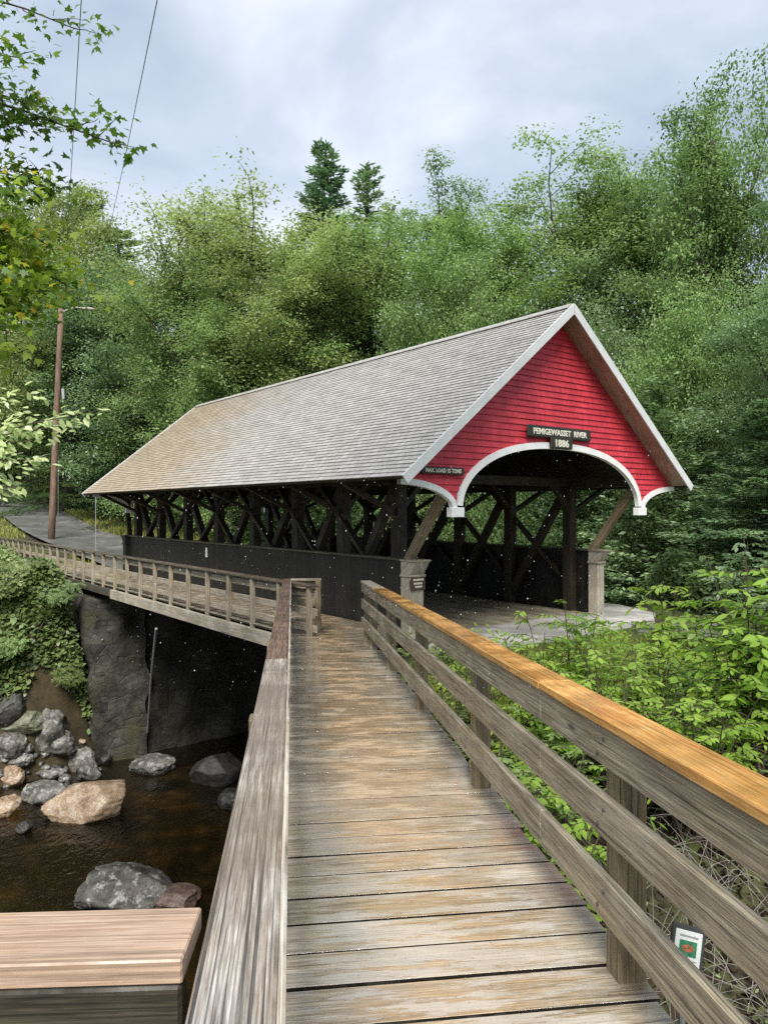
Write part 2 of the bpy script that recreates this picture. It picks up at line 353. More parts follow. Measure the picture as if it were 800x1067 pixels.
def stone_wall_mat(name, k, moss):
    n = NT(name); p = n.pos()
    rot = n.node('ShaderNodeMapping', {'Rotation': (0, 0, rad(-37.5)), 'Scale': (1, 1, 1.6)}); n.l.new(p, rot.inputs['Vector'])
    v = n.node('ShaderNodeTexVoronoi', {'Scale': 1.9, 'Randomness': 0.9}, feature='DISTANCE_TO_EDGE'); n.l.new(rot.outputs[0], v.inputs['Vector'])
    vc = n.node('ShaderNodeTexVoronoi', {'Scale': 1.9, 'Randomness': 0.9}); n.l.new(rot.outputs[0], vc.inputs['Vector'])
    f = n.noise(p, 4, 7, 0.65)
    col = n.ramp(f, [(0.3, (0.012*k, 0.012*k, 0.010*k)), (0.7, (0.05*k, 0.048*k, 0.038*k))])
    vb = n.node('ShaderNodeRGBToBW'); n.l.new(vc.outputs['Color'], vb.inputs[0]); col = n.mix(1.0, col, n.ramp(vb.outputs[0], [(0.2, 0.7), (0.8, 1.3)]), 'MULTIPLY')
    edge = n.ramp(v.outputs['Distance'], [(0.0, 0.72), (0.035, 1.0)])
    col = n.mix(1.0, col, edge, 'MULTIPLY')
    col = n.mix(n.ramp(n.noise(p, 1.3, 5, 0.6), [(0.48, 0.0), (0.66, 0.8)]), col, moss)
    return n.done(n.bsdf(color=col, rough=0.7, normal=n.bump(n.mix(0.5, edge, f), 1.0, 0.09)))
M['masonry'] = stone_wall_mat('abutment_masonry', 0.8, (0.018, 0.018, 0.008))  # darker copy of the wall stone, under-bridge shade put into its colour
M['mossy_masonry'] = stone_wall_mat('mossy_wing_masonry', 1.55, (0.050, 0.048, 0.018))  # lit copy of the same stone, paler where daylight reaches it, with moss

def concrete_mat(name, c, wet=0.6):
    n = NT(name); p = n.pos()
    f = n.noise(p, 1.2, 7, 0.65); g = n.noise(p, 40, 4, 0.6)
    col = n.mix(1.0, c, n.ramp(f, [(0.3, 0.62), (0.7, 1.25)]), 'MULTIPLY')
    col = n.mix(1.0, col, n.ramp(g, [(0.35, 0.85), (0.65, 1.12)]), 'MULTIPLY')
    wetf = n.ramp(n.noise(p, 0.7, 5, 0.6), [(0.42, 0.0), (0.52, 1.0)])
    col = n.mix(n.math('MULTIPLY', wetf, 0.35), col, n.mix(1.0, col, 0.5, 'MULTIPLY'))
    ro = n.ramp(wetf, [(0.0, 0.6), (1.0, 0.6-0.45*wet)])
    return n.done(n.bsdf(color=col, rough=ro, spec=0.5, normal=n.bump(g, 0.25, 0.006)))
M['slab'] = concrete_mat('wet_grey_paving', (0.52, 0.505, 0.475), 0.7)
M['asphalt'] = concrete_mat('grey_asphalt', (0.135, 0.135, 0.13), 0.3)
M['concrete'] = concrete_mat('old_concrete', (0.20, 0.20, 0.18), 0.2)

def ground_mat():
    n = NT('earth_moss_and_litter'); p = n.pos()
    a = n.noise(p, 0.6, 6, 0.6); b = n.noise(p, 7, 6, 0.7)
    soil = n.ramp(b, [(0.3, (0.016, 0.013, 0.008)), (0.7, (0.065, 0.05, 0.03))])
    moss = n.ramp(b, [(0.3, (0.025, 0.038, 0.010)), (0.7, (0.085, 0.115, 0.030))])
    col = n.mix(n.ramp(a, [(0.40, 0.0), (0.58, 1.0)]), soil, moss)
    gn = n.node('ShaderNodeSeparateXYZ'); n.l.new(n.node('ShaderNodeNewGeometry').outputs['True Normal'], gn.inputs[0])
    rocky = n.ramp(n.noise(p, 1.8, 7, 0.7), [(0.3, (0.018, 0.016, 0.010)), (0.7, (0.085, 0.066, 0.032))])
    col = n.mix(n.ramp(gn.outputs[2], [(0.60, 1.0), (0.78, 0.0)]), col, rocky)
    sep = n.node('ShaderNodeSeparateXYZ'); n.l.new(p, sep.inputs[0])
    bed = n.ramp(n.math('MULTIPLY_ADD', sep.outputs[2], -1.0), [(0.30, 0.0), (0.75, 1.0)])
    # bed.node: shift so that z=-7.7 starts and z=-8.2 is full riverbed
    bed.node.inputs['Fac'].links[0].from_node.inputs[2].default_value = -7.45
    wv = n.mix(0.35, p, n.node('ShaderNodeTexNoise', {'Scale': 1.1, 'Detail': 5}).outputs['Color'])
    v = n.node('ShaderNodeTexVoronoi', {'Scale': 2.3, 'Randomness': 1.0}, feature='SMOOTH_F1'); n.l.new(wv, v.inputs['Vector'])
    pebl = n.ramp(n.noise(p, 1.3, 7, 0.68), [(0.30, (0.022, 0.017, 0.008)), (0.72, (0.16, 0.115, 0.055)), (0.5, (0.065, 0.048, 0.022))])
    pebl = n.mix(1.0, pebl, n.ramp(v.outputs['Distance'], [(0.1, 1.5), (0.5, 0.55)]), 'MULTIPLY')
    pebl = n.mix(1.0, pebl, n.ramp(b, [(0.3, 0.7), (0.7, 1.3)]), 'MULTIPLY')
    col = n.mix(bed, col, pebl)
    return n.done(n.bsdf(color=col, rough=0.85, spec=0.25, normal=n.bump(b, 0.7, 0.06)))
M['ground'] = ground_mat()

def water_mat():
    n = NT('clear_river_water'); p = n.pos()
    r1 = n.noise(n.mapping(p, (1.0, 0.55, 1)), 1.7, 4, 0.55, 0.6)
    r2 = n.noise(n.mapping(p, (1.0, 0.6, 1)), 8.0, 3, 0.5, 0.3)
    nor = n.bump(n.mix(0.35, r1, r2), 0.45, 0.16)
    fr = n.node('ShaderNodeFresnel', {'IOR': 1.40}); n.l.new(nor, fr.inputs['Normal'])
    tr = n.node('ShaderNodeBsdfTransparent', {'Color': (0.68, 0.58, 0.38, 1)})
    df = n.node('ShaderNodeBsdfDiffuse', {'Color': (0.016, 0.014, 0.007, 1)})
    body = n.node('ShaderNodeMixShader', {0: 0.25}); n.l.new(tr.outputs[0], body.inputs[1]); n.l.new(df.outputs[0], body.inputs[2])
    gl = n.node('ShaderNodeBsdfGlossy', {'Roughness': 0.04}); n.l.new(nor, gl.inputs['Normal'])
    mx = n.node('ShaderNodeMixShader'); n.l.new(fr.outputs[0], mx.inputs[0]); n.l.new(body.outputs[0], mx.inputs[1]); n.l.new(gl.outputs[0], mx.inputs[2])
    return n.done(mx.outputs[0])
M['water'] = water_mat()

def bark_mat(name, a, b):
    n = NT(name); o = n.obj()
    f = n.noise(n.mapping(o, (6, 6, 1.2)), 2.0, 6, 0.65)
    col = n.ramp(f, [(0.3, a), (0.7, b)])
    return n.done(n.bsdf(color=col, rough=0.85, spec=0.2, normal=n.bump(f, 0.8, 0.03)))
M['bark'] = bark_mat('grey_brown_bark', (0.03, 0.025, 0.018), (0.11, 0.095, 0.075))
M['bark_dark'] = bark_mat('dark_conifer_bark', (0.022, 0.018, 0.014), (0.07, 0.058, 0.045))
M['pole'] = bark_mat('brown_utility_pole', (0.10, 0.065, 0.045), (0.24, 0.165, 0.12))
M['twig'] = bark_mat('brown_twigs', (0.045, 0.035, 0.025), (0.13, 0.105, 0.08))
M['twig_grey'] = bark_mat('grey_dead_twigs', (0.12, 0.11, 0.095), (0.34, 0.315, 0.28))

M['leaf_mid'] = leafy('mid_green_leaves', (0.135, 0.210, 0.088), (0.326, 0.449, 0.198))
M['leaf_yellow'] = leafy('yellow_green_leaves', (0.178, 0.235, 0.098), (0.384, 0.469, 0.217))
M['leaf_bright'] = leafy('bright_green_leaves', (0.154, 0.239, 0.080), (0.360, 0.488, 0.196))
M['leaf_cool'] = leafy('cool_green_leaves', (0.127, 0.200, 0.111), (0.333, 0.447, 0.248), rough=0.35, spec=0.5)
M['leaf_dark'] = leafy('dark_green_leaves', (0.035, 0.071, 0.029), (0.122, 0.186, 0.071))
M['needle'] = leafy('conifer_needles', (0.113, 0.189, 0.117), (0.311, 0.434, 0.264), 0.2)
M['needle_pale'] = leafy('hemlock_needles', (0.066, 0.127, 0.062), (0.242, 0.358, 0.169), 0.25, spec=0.5)
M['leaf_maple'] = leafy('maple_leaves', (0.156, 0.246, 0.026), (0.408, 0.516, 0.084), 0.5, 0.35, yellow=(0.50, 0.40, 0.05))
M['leaf_maple_dark'] = leafy('shaded_maple_leaves', (0.060, 0.120, 0.022), (0.192, 0.312, 0.048), 0.45, 0.35)  # darker copy of the maple leaves, silhouette shade put into the colour
M['leaf_pale'] = leafy('pale_wet_leaves', (0.338, 0.442, 0.182), (0.650, 0.728, 0.390), 0.35, 0.28, 0.6)
M['leaf_shrub'] = leafy('shrub_leaflets', (0.149, 0.276, 0.029), (0.460, 0.621, 0.115), 0.45, 0.35, 0.5)
M['leaf_ivy'] = leafy('bank_ground_cover', (0.065, 0.105, 0.028), (0.270, 0.330, 0.120), 0.35, 0.4, 0.5)
M['grass'] = leafy('meadow_grass', (0.17, 0.20, 0.04), (0.44, 0.46, 0.14), 0.35, 0.5, 0.3)

# ------------------------------------------------------------------ mesh helpers
rnd = random.Random(7)
class MB:
    def __init__(s): s.v = []; s.f = []; s.uv = []
    def face(s, pts, uvs):
        k = len(s.v); s.v += [tuple(p) for p in pts]; s.f.append(tuple(range(k, k+len(pts)))); s.uv += list(uvs)
    def box(s, c, ax, ay, az, sx, sy, sz, ch=0.004):
        """chamfered box: centre, unit axes, full sizes"""
        c = Vector(c); A = (Vector(ax), Vector(ay), Vector(az)); S = (sx/2, sy/2, sz/2)
        ch = min(ch, 0.45*min(sx, sy, sz)); L = max(range(3), key=lambda i: S[i]); o = [i for i in range(3) if i != L]
        r1, r2 = rnd.random()*40, rnd.random()*40
        base = len(s.v); idx = {}
        loc = []
        for sxx in (-1, 1):
            for syy in (-1, 1):
                for szz in (-1, 1):
                    sg = (sxx, syy, szz)
                    for k in range(3):
                        p = [sg[i]*(S[i] if i == k else S[i]-ch) for i in range(3)]
                        idx[(sg, k)] = len(s.v); loc.append(p)
                        s.v.append(tuple(c + A[0]*p[0] + A[1]*p[1] + A[2]*p[2]))
        def add(keys):
            ids = [idx[k] for k in keys]
            pts = [Vector(loc[i-base]) for i in ids]
            nrm = (pts[1]-pts[0]).cross(pts[2]-pts[0]); cen = sum(pts, Vector())/len(pts)
            if nrm.dot(cen) < 0: ids.reverse()
            if A[0].cross(A[1]).dot(A[2]) < 0: ids.reverse()
            s.f.append(tuple(ids))
            for i in ids:
                q = loc[i-base]; s.uv.append((q[L]+r1, q[o[0]]+q[o[1]]+r2))
        for k in range(3):
            i, j = [q for q in range(3) if q != k]
            for sg in (-1, 1):
                keys = []
                for a, b in ((-1, -1), (1, -1), (1, 1), (-1, 1)):
                    g = [0, 0, 0]; g[k] = sg; g[i] = a; g[j] = b; keys.append((tuple(g), k))
                add(keys)
            for a in (-1, 1):                        # chamfers of the edges along axis k
                for b in (-1, 1):
                    g0 = [0, 0, 0]; g0[i] = a; g0[j] = b; g1 = list(g0); g0[k] = -1; g1[k] = 1
                    add([(tuple(g0), i), (tuple(g1), i), (tuple(g1), j), (tuple(g0), j)])
        for a in (-1, 1):
            for b in (-1, 1):
                for d in (-1, 1): add([((a, b, d), 0), ((a, b, d), 1), ((a, b, d), 2)])
        return s
    def beam(s, p, q, w, h, up=(0, 0, 1), ch=0.006):
        p, q = Vector(p), Vector(q); d = (q-p); L = d.length; d.normalize()
        sd = d.cross(Vector(up)); sd.normalize(); u = sd.cross(d)
        return s.box((p+q)/2, d, sd, u, L, w, h, ch)
    def tube(s, pts, radii, n=8, cap=True):
        pts = [Vector(p) for p in pts]; base = len(s.v); m = len(pts); r1 = rnd.random()*20; acc = 0
        ref = Vector((0.31, 0.2, 0.93)).normalized()
        for i, p in enumerate(pts):
            d = (pts[min(i+1, m-1)]-pts[max(i-1, 0)]).normalized()
            a = d.cross(ref)
            if a.length < 0.05: a = d.cross(Vector((1, 0, 0)))
            a.normalize(); b = d.cross(a)
            for k in range(n):
                th = 2*math.pi*k/n
                s.v.append(tuple(p + (a*math.cos(th)+b*math.sin(th))*radii[i]))
        for i in range(m-1):
            L = (pts[i+1]-pts[i]).length
            for k in range(n):
                k2 = (k+1) % n
                s.f.append((base+i*n+k, base+i*n+k2, base+(i+1)*n+k2, base+(i+1)*n+k))
                s.uv += [(acc+r1, k/n*0.4), (acc+r1, (k+1)/n*0.4), (acc+L+r1, (k+1)/n*0.4), (acc+L+r1, k/n*0.4)]
            acc += L
        if cap:
            for i, rev in ((0, True), (m-1, False)):
                ids = [base+i*n+k for k in range(n)]
                if rev: ids.reverse()
                s.f.append(tuple(ids)); s.uv += [(0.1*math.cos(k), 0.1*math.sin(k)) for k in range(n)]
        return s
    def prism(s, outline, ext):
        """closed 3D outline (list of points), extruded by the vector ext"""
        ext = Vector(ext); P = [Vector(p) for p in outline]; n = len(P); k = len(s.v); r = rnd.random()*20
        s.v += [tuple(p) for p in P] + [tuple(p+ext) for p in P]
        nrm = Vector((0, 0, 0))
        for i in range(n): nrm += P[i].cross(P[(i+1) % n])
        front = list(range(n)); back = [i+n for i in range(n)]
        flip = nrm.dot(ext) > 0
        f1 = front[::-1] if flip else front; f2 = back if flip else back[::-1]
        for f in (f1, f2):
            s.f.append(tuple(i+k for i in f)); s.uv += [(s.v[i+k][0]+r, s.v[i+k][2]+s.v[i+k][1]) for i in f]
        for i in range(n):
            j = (i+1) % n; q = (i, j, j+n, i+n)
            if not flip: q = q[::-1]
            s.f.append(tuple(x+k for x in q)); s.uv += [(s.v[x+k][0]+r, s.v[x+k][2]+s.v[x+k][1]) for x in q]
        return s
    def build(s, name, mat, parent=None, smooth=False, origin=None):
        me = bpy.data.meshes.new(name)
        v = s.v
        if origin is not None:
            o = Vector(origin); v = [(p[0]-o.x, p[1]-o.y, p[2]-o.z) for p in v]
        me.from_pydata(v, [], s.f)
        ul = me.uv_layers.new(name='UVMap')
        ul.data.foreach_set('uv', np.array(s.uv, dtype=np.float32).ravel())
        if smooth: me.polygons.foreach_set('use_smooth', [True]*len(me.polygons))
        me.materials.append(mat); me.update()
        return link(name, me, parent, origin)

def link(name, me, parent=None, origin=None):
    ob = bpy.data.objects.new(name, me); COL.objects.link(ob)
    if origin is not None: ob.location = origin
    if parent is not None:
        pl = parent_world(parent)
        ob.parent = parent
        ob.location = Vector(ob.location) - pl
    return ob
def parent_world(o):
    l = Vector((0, 0, 0))
    while o is not None: l += Vector(o.location); o = o.parent
    return l
def empty(name, loc=(0, 0, 0)):
    o = bpy.data.objects.new(name, None); COL.objects.link(o); o.location = loc; o.empty_display_size = 0.2
    return o
def tag(o, label=None, cat=None, group=None, kind=None):
    if label: o['label'] = label
    if cat: o['category'] = cat
    if group: o['group'] = group
    if kind: o['kind'] = kind
    return o

def np_mesh(name, V, nper, mat, smooth=False):
    """V: (N, nper, 3) loose polygons"""
    V = np.asarray(V, np.float32); N = V.shape[0]
    me = bpy.data.meshes.new(name)
    me.vertices.add(N*nper); me.vertices.foreach_set('co', V.reshape(-1))
    me.loops.add(N*nper); me.loops.foreach_set('vertex_index', np.arange(N*nper, dtype=np.int32))
    me.polygons.add(N); me.polygons.foreach_set('loop_start', np.arange(0, N*nper, nper, dtype=np.int32))
    me.update(calc_edges=True); me.materials.append(mat)
    return me
def leaf_polys(C, D, Nn, L, W, fold=0.0):
    """rhombic leaves: base at C, pointing along D, facing Nn"""
    D = D/np.linalg.norm(D, axis=1, keepdims=True)
    S = np.cross(D, Nn); S /= (np.linalg.norm(S, axis=1, keepdims=True)+1e-9)
    L = np.broadcast_to(np.asarray(L, float), (len(C),))[:, None]; W = np.broadcast_to(np.asarray(W, float), (len(C),))[:, None]
    a = C; c = C + D*L; m = C + D*L*0.45
    return np.stack([a, m - S*W*0.5, c, m + S*W*0.5], 1)
def lens_polys(C, D, Nn, L, W):
    """six-point leaf, drooping a little at its tip"""
    D = D/np.linalg.norm(D, axis=1, keepdims=True)
    S = np.cross(D, Nn); S /= (np.linalg.norm(S, axis=1, keepdims=True)+1e-9); U = np.cross(S, D)
    L = np.broadcast_to(np.asarray(L, float), (len(C),))[:, None]; W = np.broadcast_to(np.asarray(W, float), (len(C),))[:, None]
    return np.stack([C, C+D*L*0.28-S*W*0.45, C+D*L*0.62-S*W*0.42-U*L*0.03, C+D*L-U*L*0.10,
                     C+D*L*0.62+S*W*0.42-U*L*0.03, C+D*L*0.28+S*W*0.45], 1)
MAPLE = np.array([(0, 0), (0.18, 0.05), (0.46, -0.02), (0.36, 0.2), (0.52, 0.48), (0.24, 0.45), (0.16, 0.62), (0, 1.0),
                  (-0.16, 0.62), (-0.24, 0.45), (-0.52, 0.48), (-0.36, 0.2), (-0.46, -0.02), (-0.18, 0.05)])
def maple_polys(C, D, Nn, L):
    D = D/np.linalg.norm(D, axis=1, keepdims=True)
    S = np.cross(D, Nn); S /= (np.linalg.norm(S, axis=1, keepdims=True)+1e-9); U = np.cross(S, D)
    L = np.asarray(L)[:, None, None]
    m = MAPLE[None]
    return C[:, None, :] + L*(S[:, None, :]*m[:, :, :1] + D[:, None, :]*m[:, :, 1:2] - U[:, None, :]*(np.abs(m[:, :, :1])*0.25+0.12*m[:, :, 1:2]**2))

def unit(a): return a/(np.linalg.norm(a, axis=-1, keepdims=True)+1e-9)

# ------------------------------------------------------------------ the ground, the river, the roads
def coords(lo, f0, f1, hi, fine, grow=1.22):
    mid = list(np.arange(f0, f1+1e-6, fine)); a = []; st = fine; x = f0
    while x > lo: st *= grow; x -= st; a.append(x)
    b = []; st = fine; x = f1
    while x < hi: st *= grow; x += st; b.append(x)
    return np.array(a[::-1]+mid+b)
xs = coords(-900, -20, 14, 900, 0.3); ys = coords(-300, -2, 40, 1200, 0.3)
GX, GY = np.meshgrid(xs, ys)
GZ = ground(GX, GY)
rdist = seg_dist(GX, GY, RD)
rx_, ry_ = GX-BO[0], GY-BO[1]
tt_ = rx_*BD[0]+ry_*BD[1]; ss_ = rx_*BE[0]+ry_*BE[1]
flat = np.clip((rdist-3.0)/3.0, 0, 1)*np.where((ss_ > -2.5) & (ss_ < 7) & (tt_ > -3) & (tt_ < 20), 0.1, 1.0)
flat = flat*np.where((GX > -6) & (GY < 14) & (GX < 3), 0.4, 1)
nz = np.array([mnoise.fractal(Vector((x*0.35, y*0.35, 3.1)), 1.0, 2.0, 5) for x, y in zip(GX.ravel(), GY.ravel())]).reshape(GX.shape)
amp = np.where(GZ < -2.9, 0.95, 0.16) * np.where(GY > 45, 1.6, 1)
GZ = GZ + nz*amp*flat
def gmesh(X, Y):                                       # height of the ground sheet as built
    X = np.asarray(X, float); Y = np.asarray(Y, float)
    i = np.clip(np.searchsorted(xs, X)-1, 0, len(xs)-2); j = np.clip(np.searchsorted(ys, Y)-1, 0, len(ys)-2)
    a = (X-xs[i])/(xs[i+1]-xs[i]); b = (Y-ys[j])/(ys[j+1]-ys[j])
    return (GZ[j, i]*(1-a)+GZ[j, i+1]*a)*(1-b)+(GZ[j+1, i]*(1-a)+GZ[j+1, i+1]*a)*b
def gz(x, y): return float(gmesh(np.array([x]), np.array([y]))[0])
verts = np.stack([GX, GY, GZ], -1).reshape(-1, 3)
ny, nx = GX.shape
ii = np.arange(ny*nx).reshape(ny, nx)
quads = np.stack([ii[:-1, :-1], ii[:-1, 1:], ii[1:, 1:], ii[1:, :-1]], -1).reshape(-1, 4)
me = bpy.data.meshes.new('ground'); me.from_pydata(verts.tolist(), [], quads.tolist())
me.polygons.foreach_set('use_smooth', [True]*len(me.polygons)); me.materials.append(M['ground'])
tag(link('ground', me), 'earth banks and forest floor on both sides of the river', 'ground', kind='structure')

mb = MB()
mb.face([(-140, 2, WATER_Z), (60, 2, WATER_Z), (60, 120, WATER_Z), (-140, 120, WATER_Z)], [(0, 0), (1, 0), (1, 1), (0, 1)])
tag(mb.build('river', M['water']), 'clear dark brown river running under the bridges', 'river', kind='structure')

# road beyond the bridge, a strip that follows the hill
def strip(name, poly, half, zoff, mat, sub=10):
    pts = []
    for a, b in zip(poly[:-1], poly[1:]):
        for k in range(sub): pts.append(a+(b-a)*k/sub)
    pts.append(poly[-1]); pts = np.array(pts)
    for _ in range(14): pts[1:-1] = 0.25*pts[:-2]+0.5*pts[1:-1]+0.25*pts[2:]
    mb = MB(); rows = []
    for i, p in enumerate(pts):
        d = pts[min(i+1, len(pts)-1)]-pts[max(i-1, 0)]; d = d/np.linalg.norm(d); nn = np.array([-d[1], d[0]])
        row = []
        for q in np.linspace(-half, half, 7):
            c = p+nn*q; row.append(Vector((c[0], c[1], max(float(ground(np.array([p[0]]), np.array([p[1]]))[0])+zoff, gz(*c)+0.03))))
        rows.append(row)
    for r0, r1 in zip(rows[:-1], rows[1:]):
        for k in range(6): mb.face([r0[k+1], r0[k], r1[k], r1[k+1]], [(0, 0), (1, 0), (1, 1), (0, 1)])
    return mb.build(name, mat)
tag(strip('road', RD, 1.8, 0.06, M['asphalt']), 'narrow grey asphalt road curving uphill into the woods', 'road', kind='structure')

# paving in front of the bridge mouth: slab with a real edge
mb = MB()
ol = [(-0.02, -0.55), (-1.0, -0.5), (-1.62, 0.3), (-1.78, 1.8), (-1.62, 4.0), (-1.55, 5.75), (-1.0, 6.6), (0.4, 7.2), (1.2, 7.1), (1.0, 6.0), (-0.02, 6.0)]
pts = [BP(t, s, ROAD_Z) for t, s in ol]
mb.prism(pts, (0, 0, -0.20))
tag(mb.build('paving', M['slab']), 'wet grey paving slab at the mouth of the covered bridge', 'paving', kind='structure')

# ------------------------------------------------------------------ the covered bridge
ROOF_T0, ROOF_T1 = -1.66, 16.15
RC, EAVE_S, EAVE_Z, RIDGE_Z = 2.785, 4.24, 0.52, 3.95
bridge = tag(empty('covered_bridge', BP(0, RC, ROAD_Z)), 'red gabled covered bridge with grey shingle roof and open timber sides', 'covered bridge')
d3 = Vector((BD[0], BD[1], 0)); e3 = Vector((BE[0], BE[1], 0)); Z3 = Vector((0, 0, 1))
L_end = 15.55
# roof with overlapping shingle courses
mb = MB(); ncourse = 48
slope_len = math.hypot(EAVE_S, RIDGE_Z-EAVE_Z)
for sg in (-1, 1):
    nrm = Vector((0, 0, 0)) + e3*sg*(RIDGE_Z-EAVE_Z) + Z3*EAVE_S; nrm.normalize()
    def rp(t, f, lift=0.0):                            # f = 0 at the eave, 1 at the ridge
        return BP(t, RC+sg*EAVE_S*(1-f), EAVE_Z+(RIDGE_Z-EAVE_Z)*f) + nrm*lift
    nt = 32
    for i in range(ncourse):
        f0, f1 = i/ncourse, (i+1)/ncourse
        for k in range(nt):
            ta = ROOF_T0+(ROOF_T1-ROOF_T0)*k/nt; tb = ROOF_T0+(ROOF_T1-ROOF_T0)*(k+1)/nt
            def wv(t): return 0.006*math.sin(t*3.1+i*2.3)+0.004*math.sin(t*7.7+i*1.1)
            la, lb = 0.015+wv(ta)*0.5, 0.015+wv(tb)*0.5
            q = [rp(ta, f0, la), rp(tb, f0, lb), rp(tb, f1, 0.001), rp(ta, f1, 0.001)]
            r = [rp(ta, f0, 0.0), rp(tb, f0, 0.0), rp(tb, f0, lb), rp(ta, f0, la)]
            uvq = [(ta+3, f0*slope_len+0.002), (tb+3, f0*slope_len+0.002), (tb+3, f1*slope_len-0.002), (ta+3, f1*slope_len-0.002)]
            uvr = [(ta+3, f0*slope_len-0.02), (tb+3, f0*slope_len-0.02), (tb+3, f0*slope_len), (ta+3, f0*slope_len)]
            if sg > 0:
                q = q[::-1]; uvq = uvq[::-1]; r = r[::-1]; uvr = uvr[::-1]
            q = q[::-1] if True else q; uvq = uvq[::-1]; r = r[::-1]; uvr = uvr[::-1]
            mb.face(q, uvq); mb.face(r, uvr)
roof = mb.build('roof', M['roof'], bridge)
# sheathing under the shingles
mb = MB()
for sg in (-1, 1):
    nrm = e3*sg*(RIDGE_Z-EAVE_Z) + Z3*EAVE_S; nrm.normalize()
    a = BP(ROOF_T0+0.03, RC+sg*(EAVE_S-0.02), EAVE_Z) - nrm*0.004; b = BP(ROOF_T0+0.03, RC+sg*0.03, RIDGE_Z-0.02) - nrm*0.004
    ext = d3*(ROOF_T1-ROOF_T0-0.06)
    mb.prism([a, b, b-nrm*0.05, a-nrm*0.05], ext)
mb.build('roof_sheathing', M['truss'], roof)
mb = MB()
for sg in (-1, 1):
    nrm = e3*sg*(RIDGE_Z-EAVE_Z) + Z3*EAVE_S; nrm.normalize()
    dn = (e3*sg*EAVE_S - Z3*(RIDGE_Z-EAVE_Z)).normalized()
    p = BP(0, RC, RIDGE_Z) + nrm*0.035
    mb.box(p+d3*(ROOF_T0+ROOF_T1)/2+dn*0.075, d3, dn, nrm, ROOF_T1-ROOF_T0-0.05, 0.15, 0.02)
mb.build('ridge_cap', M['roof'], roof)
# rafters
for k in range(9):
    t = -1.0+k*1.95
    for sg in (-1, 1):
        mb = MB(); nrm = (e3*sg*(RIDGE_Z-EAVE_Z) + Z3*EAVE_S).normalized()
        a = BP(t, RC+sg*(EAVE_S-0.25), EAVE_Z+0.2) - nrm*0.14; b = BP(t, RC+sg*0.06, RIDGE_Z-0.05) - nrm*0.14
        mb.beam(a, b, 0.07, 0.15, nrm); mb.build('rafter', M['truss'], bridge)
# rake boards
for t0, sgn in ((ROOF_T0, -1), (ROOF_T1, 1)):
    for sg in (-1, 1):
        nrm = (e3*sg*(RIDGE_Z-EAVE_Z) + Z3*EAVE_S).normalized(); dn = (e3*sg*EAVE_S - Z3*(RIDGE_Z-EAVE_Z)).normalized()
        a = BP(t0, RC, RIDGE_Z) + nrm*0.03; b = a + dn*(slope_len+0.02)
        off = Z3*-(0.165/nrm.z)
        mb = MB(); mb.prism([a, b, b-nrm*0.165, a+off], d3*sgn*0.03)
        mb.build('rake_board', M['rake'], bridge)
        if t0 == ROOF_T0 or True:
            # soffit under the overhang
            m2 = MB(); inner = -1.24 if sgn < 0 else ROOF_T1-0.34
            p = BP(t0-sgn*0.005, RC+sg*(EAVE_S-0.12), EAVE_Z+0.1) - nrm*0.10; q = BP(t0-sgn*0.005, RC+sg*0.02, RIDGE_Z-0.01) - nrm*0.10
            m2.prism([p, q, q-nrm*0.025, p-nrm*0.025], d3*(-sgn)*(abs(inner-t0)-0.01))
            m2.build('soffit', M['soffit'], bridge)

